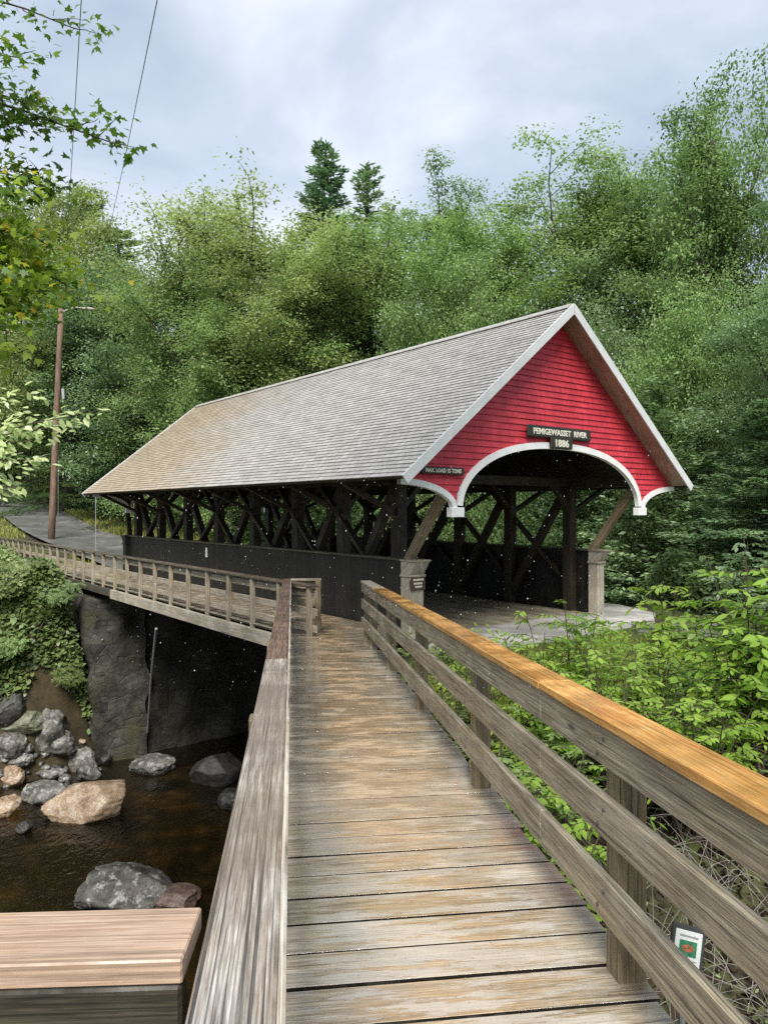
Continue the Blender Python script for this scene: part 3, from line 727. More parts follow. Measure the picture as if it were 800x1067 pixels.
# gable walls: clapboards cut to the roof slope and the arches
A_S0, A_S1, A_Z0, A_Z1 = 0.06, 5.62, -0.02, 1.27        # main arch: feet and crown (outer edge of the trim)
A_C = (A_S0+A_S1)/2; A_R = (A_S1-A_S0)/2
def roof_z(s): return RIDGE_Z-0.13-abs(s-RC)*(RIDGE_Z-EAVE_Z)/EAVE_S
def arch_low(s):                                        # lower edge of the boarding at s
    if A_S0 <= s <= A_S1:
        x = abs(s-A_C)/A_R
        return A_Z0+(A_Z1-A_Z0)*(max(0, 1-x**2.35))**(1/2.05)
    x = (A_S0-s) if s < A_S0 else (s-A_S1)
    w = 1.28
    x = min(1.0, x/w)
    return A_Z0+0.50*math.sqrt(max(0, 1-(1-x)**2))
def gable(t_face, out):
    """out: -1 faces the camera end, +1 the far end"""
    mb = MB(); ss = np.unique(np.concatenate([np.linspace(RC-EAVE_S+0.1, RC+EAVE_S-0.1, 140), [A_S0, A_S1]]))
    rows = np.arange(-0.05, 3.9, 0.118)
    for z0 in rows:
        z1 = z0+0.118
        run = []
        def flush(run):
            if len(run) < 2: return
            for (s0, a0, b0), (s1, a1, b1) in zip(run[:-1], run[1:]):
                def pt(s, z): return BP(t_face + out*(0.022*(z1-z)/(z1-z0)), s, z)
                q = [pt(s0, a0), pt(s1, a1), pt(s1, b1), pt(s0, b0)]
                if out > 0: q = q[::-1]
                k = len(mb.v)
                mb.face(q, [(s0, a0), (s1, a1), (s1, b1), (s0, b0)])
                if abs(a0-z0) < 1e-4 and abs(a1-z0) < 1e-4:     # drip edge of the board
                    r = [BP(t_face, s0, z0), BP(t_face, s1, z0), pt(s1, z0), pt(s0, z0)]
                    if out > 0: r = r[::-1]
                    mb.face(r, [(s0, z0)]*4)
        for s in ss:
            lo = max(z0, arch_low(s)+0.02); hi = min(z1, roof_z(s))
            if hi > lo+1e-3: run.append((s, lo, hi))
            else: flush(run); run = []
        flush(run)
    g = mb.build('gable_wall', M['red'], bridge)
    # inner lining, so the wall has a back
    mb = MB()
    for s0, s1 in zip(ss[:-1], ss[1:]):
        lo0, lo1, h0, h1 = arch_low(s0)+0.03, arch_low(s1)+0.03, roof_z(s0), roof_z(s1)
        if h0 > lo0 and h1 > lo1:
            q = [BP(t_face-out*0.05, s0, lo0), BP(t_face-out*0.05, s1, lo1), BP(t_face-out*0.05, s1, h1), BP(t_face-out*0.05, s0, h0)]
            mb.face(q[::-1] if out < 0 else q, [(s0, lo0), (s1, lo1), (s1, h1), (s0, h0)])
    mb.build('gable_lining', M['truss'], g)
    # white trim: one band along each arch, plus the square drops
    def band(svals, name, th=0.13):
        mb = MB(); P = [Vector((s, arch_low(s), 0)) for s in svals]
        inner = []
        for i, p in enumerate(P):
            d = (P[min(i+1, len(P)-1)]-P[max(i-1, 0)]).normalized(); nn = Vector((d.y, -d.x, 0))
            inner.append(p+nn*th)
        for i in range(len(P)-1):
            cs = [P[i], P[i+1], inner[i+1], inner[i]]
            f = [BP(t_face+out*0.055, c.x, c.y+0.03) for c in cs]; b = [BP(t_face-out*0.04, c.x, c.y+0.03) for c in cs]
            if out > 0: f = f[::-1]; b = b[::-1]
            u = [(c.x, c.y) for c in cs]
            mb.face(f[::-1], u); mb.face(b, u)
            mb.face([f[0], f[1], b[1], b[0]], u); mb.face([f[2], f[3], b[3], b[2]], u)
        return mb.build(name, M['white'], g)
    th_ = np.linspace(0, 1, 60)
    xm = A_C - A_R*np.cos(math.pi*th_)*0.9995
    band(list(xm), 'arch_trim', 0.125)
    band(list(np.linspace(A_S0, A_S0-1.28, 24)[::-1]), 'arch_trim', 0.105)
    band(list(np.linspace(A_S1, A_S1+1.28, 24)), 'arch_trim', 0.105)
    for s in (A_S0, A_S1):
        mb = MB(); mb.box(BP(t_face+out*0.0, s, A_Z0-0.045), d3, e3, Z3, 0.15, 0.30, 0.17, 0.008)
        mb.build('arch_drop', M['white'], g)
    return g
T_G = -1.25
gable(T_G, -1); gable(ROOF_T1-0.36, 1)

# side walls: parapet, trusses, plates
for s0, sg in ((0.0, -1), (5.57, 1)):
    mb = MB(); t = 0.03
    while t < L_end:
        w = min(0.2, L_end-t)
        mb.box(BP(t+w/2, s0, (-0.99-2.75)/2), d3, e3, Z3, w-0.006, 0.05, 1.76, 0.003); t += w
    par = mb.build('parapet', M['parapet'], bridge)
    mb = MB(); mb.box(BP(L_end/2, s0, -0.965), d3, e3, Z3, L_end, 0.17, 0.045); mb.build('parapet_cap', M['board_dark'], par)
    si = s0 - sg*0.18                                   # the truss stands just inside the boards
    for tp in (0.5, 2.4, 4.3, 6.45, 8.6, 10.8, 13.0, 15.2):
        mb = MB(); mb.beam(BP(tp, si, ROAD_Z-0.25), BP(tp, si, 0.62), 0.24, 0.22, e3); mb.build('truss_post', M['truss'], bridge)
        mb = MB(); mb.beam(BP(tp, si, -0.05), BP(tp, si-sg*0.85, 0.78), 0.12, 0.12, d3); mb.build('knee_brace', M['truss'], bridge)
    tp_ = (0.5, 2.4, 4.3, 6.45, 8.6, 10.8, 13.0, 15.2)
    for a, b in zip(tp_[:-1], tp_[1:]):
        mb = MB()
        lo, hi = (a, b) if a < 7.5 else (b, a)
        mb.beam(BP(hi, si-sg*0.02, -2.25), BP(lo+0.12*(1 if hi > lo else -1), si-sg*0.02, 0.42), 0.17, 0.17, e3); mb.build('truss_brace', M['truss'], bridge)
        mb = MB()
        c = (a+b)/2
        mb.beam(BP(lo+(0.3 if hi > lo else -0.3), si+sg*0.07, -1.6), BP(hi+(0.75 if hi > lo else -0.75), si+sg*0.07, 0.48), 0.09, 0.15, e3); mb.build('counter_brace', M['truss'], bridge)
    for z, h in ((0.52, 0.22), (ROAD_Z-0.32, 0.34)):
        mb = MB(); mb.beam(BP(-1.15 if z > 0 else -0.1, si, z+0.08), BP(L_end+(0.2 if z > 0 else 0.1), si, z+0.08), 0.22, h); mb.build('chord', M['truss'], bridge)
    # outriggers that carry the eave
    for tp in tp_:
        mb = MB(); mb.beam(BP(tp, s0-sg*0.1, -0.1), BP(tp, s0+sg*1.15, 0.50), 0.10, 0.10, d3); mb.build('eave_bracket', M['truss'], bridge)
    # leaning braces and the light grey pier boxes at the mouth
    for te, o in ((0.0, -1), (L_end, 1)):
        front = o < 0
        mb = MB(); mb.beam(BP(te+o*0.02, s0, -0.98), BP(te+o*(1.17 if front else 0.42), s0, 0.50 if front else 0.2), 0.16, 0.14, e3)
        mb.build('leaning_brace', M['brace_tan'] if front else M['truss'], bridge)
        pw = 0.34 if s0 < 1 else 0.24
        mb = MB(); mb.box(BP(te+o*0.13, s0, (-1.27-2.6)/2), d3, e3, Z3, 0.27, pw, 1.33, 0.01)
        pier = mb.build('pier', M['pier'] if front else M['parapet'], bridge)
        mb = MB(); mb.box(BP(te+o*0.14, s0, -1.25), d3, e3, Z3, 0.32, pw+0.05, 0.05, 0.01); mb.build('moulding', M['pier'] if front else M['parapet'], pier)
        mb = MB()
        a, b, c_, f = BP(te, s0-pw/2, -1.222), BP(te+o*0.27, s0-pw/2, -1.222), BP(te+o*0.43, s0-pw/2, -0.985), BP(te, s0-pw/2, -0.985)
        mb.prism([a, b, c_, f], e3*pw); mb.build('flared_head', M['pier'] if front else M['parapet'], pier)
        mb = MB(); mb.box(BP(te+o*0.22, s0, -0.965), d3, e3, Z3, 0.47, pw+0.05, 0.035, 0.006); mb.build('pier_cap', M['rail_pale'] if front else M['parapet'], pier)
mb = MB(); mb.box(BP(9.0, -0.033, -1.25), d3, e3, Z3, 0.12, 0.012, 0.27); mb.build('marker_plate', M['white'], bridge)
for k in range(7):
    mb = MB(); t = 0.5+k*2.45
    mb.beam(BP(t, 0.2, 0.62), BP(t, 5.37, 0.62), 0.16, 0.2); mb.build('tie_beam', M['truss'], bridge)
# floor
mb = MB()
for k in range(24):
    w = 5.2/24; mb.box(BP(L_end/2, 0.18+w*(k+0.5), ROAD_Z-0.03), d3, e3, Z3, L_end+0.02, w-0.008, 0.06, 0.004)
mb.build('floor', M['rail_grey'], bridge)
for k in range(9):
    t = 0.3+k*1.9; mb = MB(); mb.beam(BP(t, -0.15, ROAD_Z-0.33), BP(t, 5.72, ROAD_Z-0.33), 0.2, 0.42); mb.build('floor_beam', M['truss'], bridge)

# ------------------------------------------------------------------ signs on the gable and the pier
def text_mesh(txt, size, width, origin, right, up, nrm, mat, parent, name='lettering'):
    cu = bpy.data.curves.new(name, 'FONT'); cu.body = txt; cu.size = size; cu.align_x = 'CENTER'; cu.align_y = 'CENTER'
    cu.extrude = 0.004; cu.offset = 0.006*size/0.2; cu.resolution_u = 3
    tmp = bpy.data.objects.new(name, cu); COL.objects.link(tmp)
    dg = bpy.context.evaluated_depsgraph_get(); dg.update()
    me = bpy.data.meshes.new_from_object(tmp.evaluated_get(dg))
    bpy.data.objects.remove(tmp); bpy.data.curves.remove(cu)
    n = len(me.vertices); co = np.zeros(n*3, np.float32); me.vertices.foreach_get('co', co); co = co.reshape(-1, 3)
    sc = width/(co[:, 0].max()-co[:, 0].min()); cx = (co[:, 0].max()+co[:, 0].min())/2; cy = (co[:, 1].max()+co[:, 1].min())/2
    R, U, N = np.array(right), np.array(up), np.array(nrm); O = np.array(origin)
    out = O + (co[:, :1]-cx)*sc*R + (co[:, 1:2]-cy)*U + co[:, 2:3]*N
    me.vertices.foreach_set('co', out.astype(np.float32).ravel()); me.materials.clear(); me.materials.append(mat); me.update()
    ob = bpy.data.objects.new(name, me); COL.objects.link(ob)
    ob.parent = parent; ob.location = -parent_world(parent)
    return ob
def board(name, c, w, h, th, ch, mat, label, out3, right3):
    t = tag(empty(name, c), label, 'sign')
    mb = MB(); mb.box(c, right3, out3, Z3, w, th, h, ch); b = mb.build('board', mat, t)
    return t, b
of = -d3
c = BP(T_G-0.085, RC+0.0, 1.49); t_, b_ = board('name_sign', c, 1.92, 0.235, 0.05, 0.02, M['sign_dark'], 'long dark sign with cream river name fixed above the arch', of, e3)
text_mesh('PEMIGEWASSET  RIVER', 0.155, 1.62, c+of*0.027, e3, Z3, of, M['letter'], t_)
c = BP(T_G-0.10, RC+0.02, 1.285); t_, b_ = board('date_sign', c, 0.66, 0.21, 0.05, 0.012, M['sign_dark'], 'small dark date sign reading 1886 on the crown of the arch', of, e3)
text_mesh('1886', 0.19, 0.40, c+of*0.027, e3, Z3, of, M['letter'], t_)
c = BP(T_G-0.07, -0.30, 0.655); t_, b_ = board('load_sign', c, 0.98, 0.13, 0.04, 0.01, M['sign_dark'], 'narrow dark load limit sign at the left foot of the red gable', of, e3)
text_mesh('MAX. LOAD 15 TONS', 0.095, 0.82, c+of*0.022, e3, Z3, of, M['letter'], t_)
c = BP(-0.285, 0.0, -1.39); t_, b_ = board('notice_sign', c, 0.36, 0.25, 0.03, 0.008, M['sign_brown'], 'brown notice with rows of pale lettering on the left pier', of, e3)
for row, (z, w) in enumerate(((0.07, 0.24), (0.0, 0.21), (-0.06, 0.15))):
    mb = MB(); x = -w/2; rr = random.Random(row)
    while x < w/2:
        l = rr.choice((0.018, 0.024, 0.03)); mb.box(c+e3*(x+l/2)+of*0.017+Z3*z, e3, of, Z3, l, 0.004, 0.036, 0.001); x += l+0.008
    mb.build('lettering', M['letter'], t_)

# ------------------------------------------------------------------ abutments, retaining wall
def rough_block(name, t0, t1, s0, s1, z0, z1, mat, label, cat, amp=0.1, step=0.3):
    bm = bmesh.new()
    def grid(o, a, b, la, lb):
        na, nb = max(1, round(la/step)), max(1, round(lb/step)); g = []
        for i in range(na+1): g.append([bm.verts.new(o+a*(la*i/na)+b*(lb*j/nb)) for j in range(nb+1)])
        for i in range(na):
            for j in range(nb): bm.faces.new((g[i][j], g[i+1][j], g[i+1][j+1], g[i][j+1]))
    T, S, Zh = t1-t0, s1-s0, z1-z0; o = BP(t0, s0, z0)
    grid(o, Z3, e3, Zh, S); grid(o, d3, Z3, T, Zh); grid(BP(t1, s0, z0), e3, Z3, S, Zh); grid(BP(t0, s1, z0), Z3, d3, Zh, T); grid(BP(t0, s0, z1), d3, e3, T, S)
    bmesh.ops.remove_doubles(bm, verts=bm.verts, dist=0.001); bmesh.ops.recalc_face_normals(bm, faces=bm.faces)
    for v in bm.verts:
        n = Vector((mnoise.noise(v.co*1.1), mnoise.noise(v.co*1.1+Vector((9, 0, 0))), 0.4*mnoise.noise(v.co*1.1+Vector((0, 7, 0)))))
        k = 0.35+0.65*min(1, (z1-v.co.z)/0.4); v.co += n*amp*k
    me = bpy.data.meshes.new(name); bm.to_mesh(me); bm.free(); me.materials.append(mat)
    return tag(link(name, me), label, cat)
rough_block('wing_wall', 12.95, 17.5, -2.0, -0.32, -9.2, -2.85, M['mossy_masonry'], 'rough mossy stone wing wall between the leafy bank and the dark void', 'wall', 0.22, 0.16)  # wall split at the bridge's shade edge so each piece carries its tone
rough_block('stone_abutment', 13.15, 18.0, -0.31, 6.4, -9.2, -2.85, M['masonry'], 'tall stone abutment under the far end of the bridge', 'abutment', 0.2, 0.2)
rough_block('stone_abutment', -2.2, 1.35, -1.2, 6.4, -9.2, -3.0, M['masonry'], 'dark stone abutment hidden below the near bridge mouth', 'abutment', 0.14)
mb = MB(); mb.beam((5.1, 15.0, -2.86), (7.0, 15.1, -2.86), 0.25, 0.9); mb.beam((5.1, 15.0, -2.39), (7.0, 15.1, -2.39), 0.3, 0.05)
tag(mb.build('retaining_wall', M['concrete'], origin=(6.7, 15.1, -3.2)), 'low grey concrete retaining wall behind the bright shrubs', 'wall')

# ------------------------------------------------------------------ footbridges
foot = tag(empty('footbridge', WP(0.64, 7, -0.3)), 'weathered plank footbridge in the foreground, wet and brown down its middle', 'footbridge')
mb = MB(); v = -2.6; rr = random.Random(3)
while v < 13.95:
    w = 0.235 if v < 4.3 else (0.19 if v < 6 else 0.142)
    gap = 0.017 if v < 4.3 else 0.005
    u0 = -0.075+rr.uniform(-0.01, 0.01); u1 = 1.36+rr.uniform(-0.035, 0.02)
    ang = rr.uniform(-0.003, 0.003)
    dir_u = Vector((WU[0], WU[1], ang)).normalized(); dir_v = Vector((WD[0], WD[1], -0.044)).normalized()
    c = WP((u0+u1)/2, v+w/2, -0.021+rr.uniform(-0.003, 0.003))
    mb.box(c, dir_u, dir_v, dir_u.cross(dir_v), u1-u0, w-gap, 0.042, 0.0012)
    v += w
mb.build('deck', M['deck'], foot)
for u in (0.0, 0.64, 1.24):
    mb = MB(); mb.beam(WP(u, -2.6, -0.175), WP(u, 13.9, -0.175), 0.1, 0.26); mb.build('stringer', M['board_dark'], foot)
for v in (0.6, 5.0, 9.4):
    for u in (0.1, 1.15):
        p = WP(u, v, -0.31); g = gz(p.x, p.y)-0.3
        mb = MB(); mb.beam((p.x, p.y, g), p, 0.16, 0.16, (WD[0], WD[1], 0)); mb.build('support_post', M['board_dark'], foot)
# left landing behind the near railing
mb = MB()
for k in range(12):
    mb.box((-1.9, 0.05-k*0.2+0.95, -1.755), (1, 0, 0), (0, 1, 0), (0, 0, 1), 3.4, 0.19, 0.042)
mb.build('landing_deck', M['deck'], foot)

def railing(name, label, p0, p1, boards, cap, posts, pside, post_w=0.1, board_t=0.04, seg=3.7, cap_mats=None, board_mat=None, post_mat=None, drop=0.1, cap_shift=0.0, group=None, split=None, cap_ch=0.006):
    """p0,p1: base line of the boards' face that the walker sees; pside: +1/-1 where the posts stand, seen along p0->p1 (+1 = left)"""
    p0, p1 = Vector(p0), Vector(p1); D = p1-p0; L = D.length; D.normalize()
    H = Vector((D.x, D.y, 0)).normalized(); N = Vector((-H.y, H.x, 0))*pside
    root = tag(empty(name, (p0+p1)/2), label, 'railing', group)
    U = Vector((0, 0, 1))
    cuts = split or [L*k/max(1, round(L/seg)) for k in range(max(1, round(L/seg))+1)]
    for a, b in zip(cuts[:-1], cuts[1:]):
        for z0, z1 in boards:
            mb = MB(); mb.beam(p0+D*(a+0.003)+N*board_t/2+U*(z0+z1)/2, p0+D*(b-0.003)+N*board_t/2+U*(z0+z1)/2, board_t, z1-z0)
            mb.build('rail', board_mat, root)
        cw, cz, cth = cap
        mb = MB(); mb.beam(p0+D*(a+0.002)+N*(cw/2+cap_shift)+U*(cz+cth/2), p0+D*(b-0.002)+N*(cw/2+cap_shift)+U*(cz+cth/2), cw, cth, ch=cap_ch)
        mb.build('cap', cap_mats(a) if callable(cap_mats) else cap_mats, root)
    for x in posts:
        q = p0+D*x+N*(board_t+post_w/2+0.002)
        mb = MB(); mb.beam(q-U*drop, q+U*(cap[1]-0.002), post_w, post_w, H); mb.build('post', post_mat, root)
    return root
# right railing of the footbridge: rails on the walking side, posts outside
VR = 12.75
railing('railing', 'three-rail wooden railing with orange cap along the right of the footbridge', WP(1.19, -0.6), WP(1.19, VR),
        ((0.215, 0.385), (0.535, 0.695), (0.815, 0.965)), (0.172, 0.968, 0.04), [0.6+0.42, 0.6+2.74, 0.6+4.98, 0.6+7.3, 0.6+9.6, 0.6+11.7, 0.6+12.65], -1, 0.115,
        cap_mats=lambda a: M['cap_orange'] if a < 11 else M['rail_pale'], board_mat=M['rail_grey'], post_mat=M['post'], cap_shift=-0.012,
        split=[0, 0.55, 4.05, 7.4, 11.3, 0.6+VR-0.02], drop=0.3)
_rr = [o for o in COL.objects if o.name == 'railing'][0]
for v in (2.74+0.42-0.42, 4.98, 7.3, 0.42):
    for z0, z1 in ((0.215, 0.385), (0.535, 0.695), (0.815, 0.965)):
        for f, du in ((0.28, 0.03), (0.72, -0.025)):
            c = WP(1.187, v+du, z0+(z1-z0)*f); mb = MB(); uu = Vector((WU[0], WU[1], 0))
            mb.tube([c-uu*0.004, c+uu*0.004], [0.007, 0.007], 8); mb.build('bolt', M['frame'], _rr)
# left railing
lr = railing('railing', 'railing with broad grey peeling cap board along the left of the footbridge', WP(-0.035, 0.85), WP(-0.035, 13.95),
        ((0.215, 0.385), (0.535, 0.695), (0.80, 0.955)), (0.130, 0.957, 0.042), [0.15, 2.3, 4.6, 6.9, 9.2, 11.2, 13.0], 1, 0.1,
        cap_mats=lambda a: M['cap_left'] if a < 3.3 else M['cap_brown'], board_mat=M['rail_grey'], post_mat=M['post'], cap_shift=-0.012,
        split=[0, 3.55, 8.2, 13.05], drop=0.3)
mb = MB(); mb.beam(WP(-0.0155, 0.87, 0.960), WP(-0.0155, 13.9, 0.960), 0.013, 0.072); mb.build('edge_strip', M['trim_light'], lr)  # added pale strip; its colour paints the wet sheen along the cap edge
# near railing at the bottom left
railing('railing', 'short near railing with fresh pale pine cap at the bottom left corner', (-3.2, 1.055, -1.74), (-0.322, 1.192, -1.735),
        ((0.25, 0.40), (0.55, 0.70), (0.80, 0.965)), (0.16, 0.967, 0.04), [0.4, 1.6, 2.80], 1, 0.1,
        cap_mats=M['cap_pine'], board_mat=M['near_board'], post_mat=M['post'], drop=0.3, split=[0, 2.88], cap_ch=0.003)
# the walkway beside the covered bridge
side_b = tag(empty('side_walkway', BP(13, -1.0, -2.6)), 'narrow timber walkway running along the dark flank of the covered bridge', 'walkway')
mb = MB(); t = -0.75
while t < 29:
    mb.box(BP(t+0.07, -0.97, -2.33), e3, d3, Z3, 1.84, 0.137, 0.04, 0.004); t += 0.142
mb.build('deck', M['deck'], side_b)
mb = MB(); mb.box(BP(5.4, -1.91, -2.53), d3, e3, Z3, 12.2, 0.1, 0.26); mb.build('edge_beam', M['pier'], side_b)
mb = MB(); mb.box(BP(5.4, -0.2, -2.56), d3, e3, Z3, 12.2, 0.1, 0.32); mb.build('inner_beam', M['board_dark'], side_b)
mb = MB(); mb.box(BP(20.3, -1.91, -2.5), d3, e3, Z3, 17.4, 0.1, 0.22); mb.build('sill_beam', M['board_dark'], side_b)
railing('railing', 'long many-posted railing on the river side of the narrow walkway', BP(0.32, -1.80, -2.33), BP(29, -1.80, -2.33),
        ((0.12, 0.25), (0.42, 0.55), (0.74, 0.87)), (0.17, 0.93, 0.045), [0.15+1.08*k for k in range(27)], 1, 0.085,
        cap_mats=M['cap_dull'], board_mat=M['rail_pale'], post_mat=M['rail_pale'], drop=0.28, cap_shift=-0.02, seg=4.2)
railing('railing', 'far end railing turning away where the narrow walkway meets the road', BP(29.2, -1.80, -2.33), BP(36, -4.4, -2.2),
        ((0.12, 0.25), (0.42, 0.55), (0.74, 0.87)), (0.15, 0.93, 0.045), [0.15+1.7*k for k in range(5)], 1, 0.085,
        cap_mats=M['board_dark'], board_mat=M['rail_pale'], post_mat=M['rail_pale'], drop=0.28, seg=3.6)
pA, pB = WP(-0.05, 14.05), WP(0.56, 14.0)
railing('railing', 'very short return railing closing the corner where the two walkways meet', pA, pB,
        ((0.1, 0.24), (0.46, 0.64), (0.80, 0.95)), (0.12, 0.952, 0.04), [0.55], -1, 0.1,
        cap_mats=M['rail_grey'], board_mat=M['rail_grey'], post_mat=M['post'], drop=0.2, split=[0, 0.615])

# ------------------------------------------------------------------ small card in a frame outside the right railing
cpos = Vector((1.125, 2.55, -1.56)); crd = tag(empty('notice_card', cpos), 'small framed white notice with green picture beyond the right railing', 'notice')
cr_ = Vector((0.97, -0.12, -0.2)).normalized(); cn_ = Vector((-0.25, -0.93, 0.28)); cn_ = (cn_-cr_*cn_.dot(cr_)).normalized(); cu_ = cn_.cross(cr_)
if cu_.z < 0: cu_ = -cu_
cpos = at(714, 995, 2.72)
crd.location = cpos
mb = MB(); mb.box(cpos, cr_, cu_, cn_, 0.122, 0.20, 0.018, 0.003); mb.build('frame', M['frame'], crd)
mb = MB(); mb.box(cpos+cn_*0.010, cr_, cu_, cn_, 0.096, 0.168, 0.004, 0.001); pp = mb.build('paper', M['paper'], crd)
mb = MB(); mb.box(cpos+cn_*0.013+cu_*0.025, cr_, cu_, cn_, 0.062, 0.052, 0.002, 0.0005); mb.build('picture', M['paper_green'], pp)
mb = MB()
for k in range(8):
    a = k/8*2*math.pi; mb.box(cpos+cn_*0.0146+cu_*(0.026+0.008*math.sin(a))+cr_*0.014*math.cos(a), cr_, cu_, cn_, 0.014, 0.009, 0.001, 0.0002)
mb.build('picture_detail', M['paper_orange'], pp)
mb = MB(); mb.box(cpos+cn_*0.013+cu_*0.066, cr_, cu_, cn_, 0.066, 0.006, 0.002, 0.0003)
for k in range(7): mb.box(cpos+cn_*0.013-cu_*(0.014+0.009*k), cr_, cu_, cn_, 0.07-0.012*(k % 3), 0.0028, 0.002, 0.0003)
mb.build('print_lines', M['ink'], pp)
g = gz(cpos.x, cpos.y)
mb = MB(); mb.tube([cpos-cu_*0.08-cn_*0.02, (cpos.x+0.03, cpos.y+0.03, g-0.1)], [0.012, 0.012], 8); mb.build('stake', M['steel'], crd)

# ------------------------------------------------------------------ utility pole and wires
PB = Vector((-16.2, 36.0, gz(-16.2, 36.0)-0.3)); PT = at(64, 322, 36.0)
pole = tag(empty('utility_pole', PB), 'tall brown wooden utility pole leaning by the roadside', 'utility pole')
mb = MB(); mb.tube([PB+(PT-PB)*k/6 for k in range(7)], [0.17-0.045*k/6 for k in range(7)], 12); mb.build('shaft', M['pole'], pole, smooth=True)
mb = MB(); mb.tube([PT+Vector((-0.1, 0, -0.2)), PT+Vector((0.7, -0.1, 0.05)), PT+Vector((1.25, -0.15, 0.0))], [0.035, 0.03, 0.03], 8); arm = mb.build('lamp_arm', M['steel'], pole)
mb = MB(); mb.tube([PT+Vector((1.1, -0.15, 0.0)), PT+Vector((1.3, -0.15, -0.02)), PT+Vector((1.55, -0.15, -0.04)), PT+Vector((1.7, -0.15, -0.05))], [0.04, 0.075, 0.07, 0.03], 10); mb.build('lamp_head', M['pier'], arm, smooth=True)
mb = MB(); mb.beam(PT+Vector((0.17, -0.1, -4.4)), PT+Vector((0.14, -0.1, -3.9)), 0.12, 0.12, (1, 0, 0)); mb.build('equipment_box', M['steel'], pole)
def wire(a, b, sag, label):
    a, b = Vector(a), Vector(b); pts = []
    for k in range(25):
        f = k/24; p = a+(b-a)*f; p.z -= sag*4*f*(1-f); pts.append(p)
    mb = MB(); mb.tube(pts, [0.0075]*25, 6); tag(mb.build('overhead_wire', M['wire']), label, 'wire')
wire(at(108, 262, 40), at(176, -60, 9.0), 0.25, 'longer overhead wire crossing the sky from the big yellow-green tree')
wire(PT+Vector((0.05, 0, -0.1)), at(88, -50, 10.0), 0.2, 'shorter overhead wire rising from the pole beside the maple leaves')
# slim stakes
for px, y0, y1, Y, lab in ((100, 540, 512, 33, 'pale thin marker stake in the undergrowth beside the far eave'), (61, 500, 466, 44, 'thin pale stake standing behind the utility pole'),):
    b = at(px, y0, Y); b.z = gz(b.x, b.y)-0.1; tp = at(px, y1, Y)
    mb = MB(); mb.tube([b, tp], [0.014, 0.014], 8); tag(mb.build('marker_stake', M['steel'], origin=b), lab, 'stake')
a_, b_ = at(163, 655, 19.5), at(153, 752, 23.0)
mb = MB(); mb.tube([a_, (a_+b_)/2, b_+Vector((0, 0.1, -0.35))], [0.035, 0.035, 0.035], 8)
tag(mb.build('drain_pipe', M['steel']), 'thin grey pipe slanting down from the walkway in front of the stone abutment', 'pipe')

# ------------------------------------------------------------------ rocks
def rock(loc, size, seed, label, mat, rotz=0.0, facets=7, group=None, tilt=(0, 0), rough=0.12):
    bm = bmesh.new(); bmesh.ops.create_icosphere(bm, subdivisions=5, radius=1.0)
    rr = random.Random(seed); planes = []
    for k in range(facets):
        n = Vector((rr.gauss(0, 1), rr.gauss(0, 1), rr.gauss(0.3, 0.8))).normalized(); planes.append((n, rr.uniform(0.62, 0.9)))
    o = Vector((seed*3.7, seed*1.3, seed*0.7))
    for v in bm.verts:
        p = v.co.copy()
        for n, d in planes:
            k = p.dot(n)
            if k > d: p -= n*(k-d)*0.9
        p *= 1+rough*mnoise.fractal(p*1.8+o, 0.8, 2.0, 7)+0.05*abs(mnoise.noise(p*5+o))
        v.co = Vector((p.x*size[0]/2, p.y*size[1]/2, p.z*size[2]/2))
    me = bpy.data.meshes.new('boulder'); bm.to_mesh(me); bm.free(); me.materials.append(mat)
    me.polygons.foreach_set('use_smooth', [True]*len(me.polygons))
    ob = link('boulder', me); ob.location = loc; ob.rotation_euler = (tilt[0], tilt[1], rotz)
    return tag(ob, label, 'boulder', group or 'boulders in and beside the river')
def wpt(px, y, z=WATER_Z):
    Y = z*-F_PX/(y-530); return Vector(((px-400)/F_PX*Y, Y, z))
def rk(px, y, w, h, d, seed, label, mat, z=None, **kw):
    p = wpt(px, y) if z is None else ray_ground(px, y, 14.0)
    if z is not None and p.z < WATER_Z: p = wpt(px, y)
    elif z is not None: p.z = max(gz(p.x, p.y), p.z)-0.05
    W = w*p.y/F_PX; Hh = h*p.y/F_PX
    rock((p.x, p.y+d*W*0.3, p.z+Hh*0.28), (W*1.04, W*d*1.04, Hh*1.18), seed, label, mat, **kw)
rk(84, 853, 92, 36, 0.85, 11, 'large flat tan boulder sitting at the water edge', M['rock_tan'], rotz=0.5, facets=9, rough=0.06)
rk(118, 950, 112, 38, 0.7, 12, 'large speckled grey boulder nearest the pine-capped railing', M['rock_speckled'], rotz=0.1)
rk(180, 948, 52, 18, 0.9, 13, 'low reddish rock beside the nearest grey boulder', M['rock_red'])
rk(190, 938, 22, 14, 0.9, 14, 'small dark rock on top of the low reddish rock', M['rock_grey'])
rk(166, 934, 13, 8, 1.0, 15, 'smallest pebble-like rock between grey and reddish rocks', M['rock_grey'])
rk(48, 776, 36, 42, 0.9, 16, 'upright pale grey boulder highest beside the mossy bank', M['rock_grey'], z=22.8)
rk(60, 793, 34, 26, 0.9, 17, 'rounded grey boulder just below the upright one', M['rock_grey'], z=21.9)
rk(80, 806, 36, 26, 0.45, 18, 'slanted narrow grey rock leaning towards the abutment', M['rock_grey'], z=21.6, tilt=(0, -0.6))
rk(47, 812, 34, 12, 0.8, 19, 'flat pale slab of rock behind the tan boulder', M['rock_grey'], z=21.3)
rk(92, 812, 22, 22, 0.9, 20, 'small dark lichen-spotted rock at the foot of the abutment', M['rock_grey'], z=21.6)
rk(18, 800, 26, 14, 0.8, 21, 'low white-grey rock in the middle of the rock pile', M['rock_grey'], z=21.6)
rk(8, 785, 30, 30, 0.9, 22, 'round pale boulder at the left edge of the rock pile', M['rock_grey'], z=22.0)
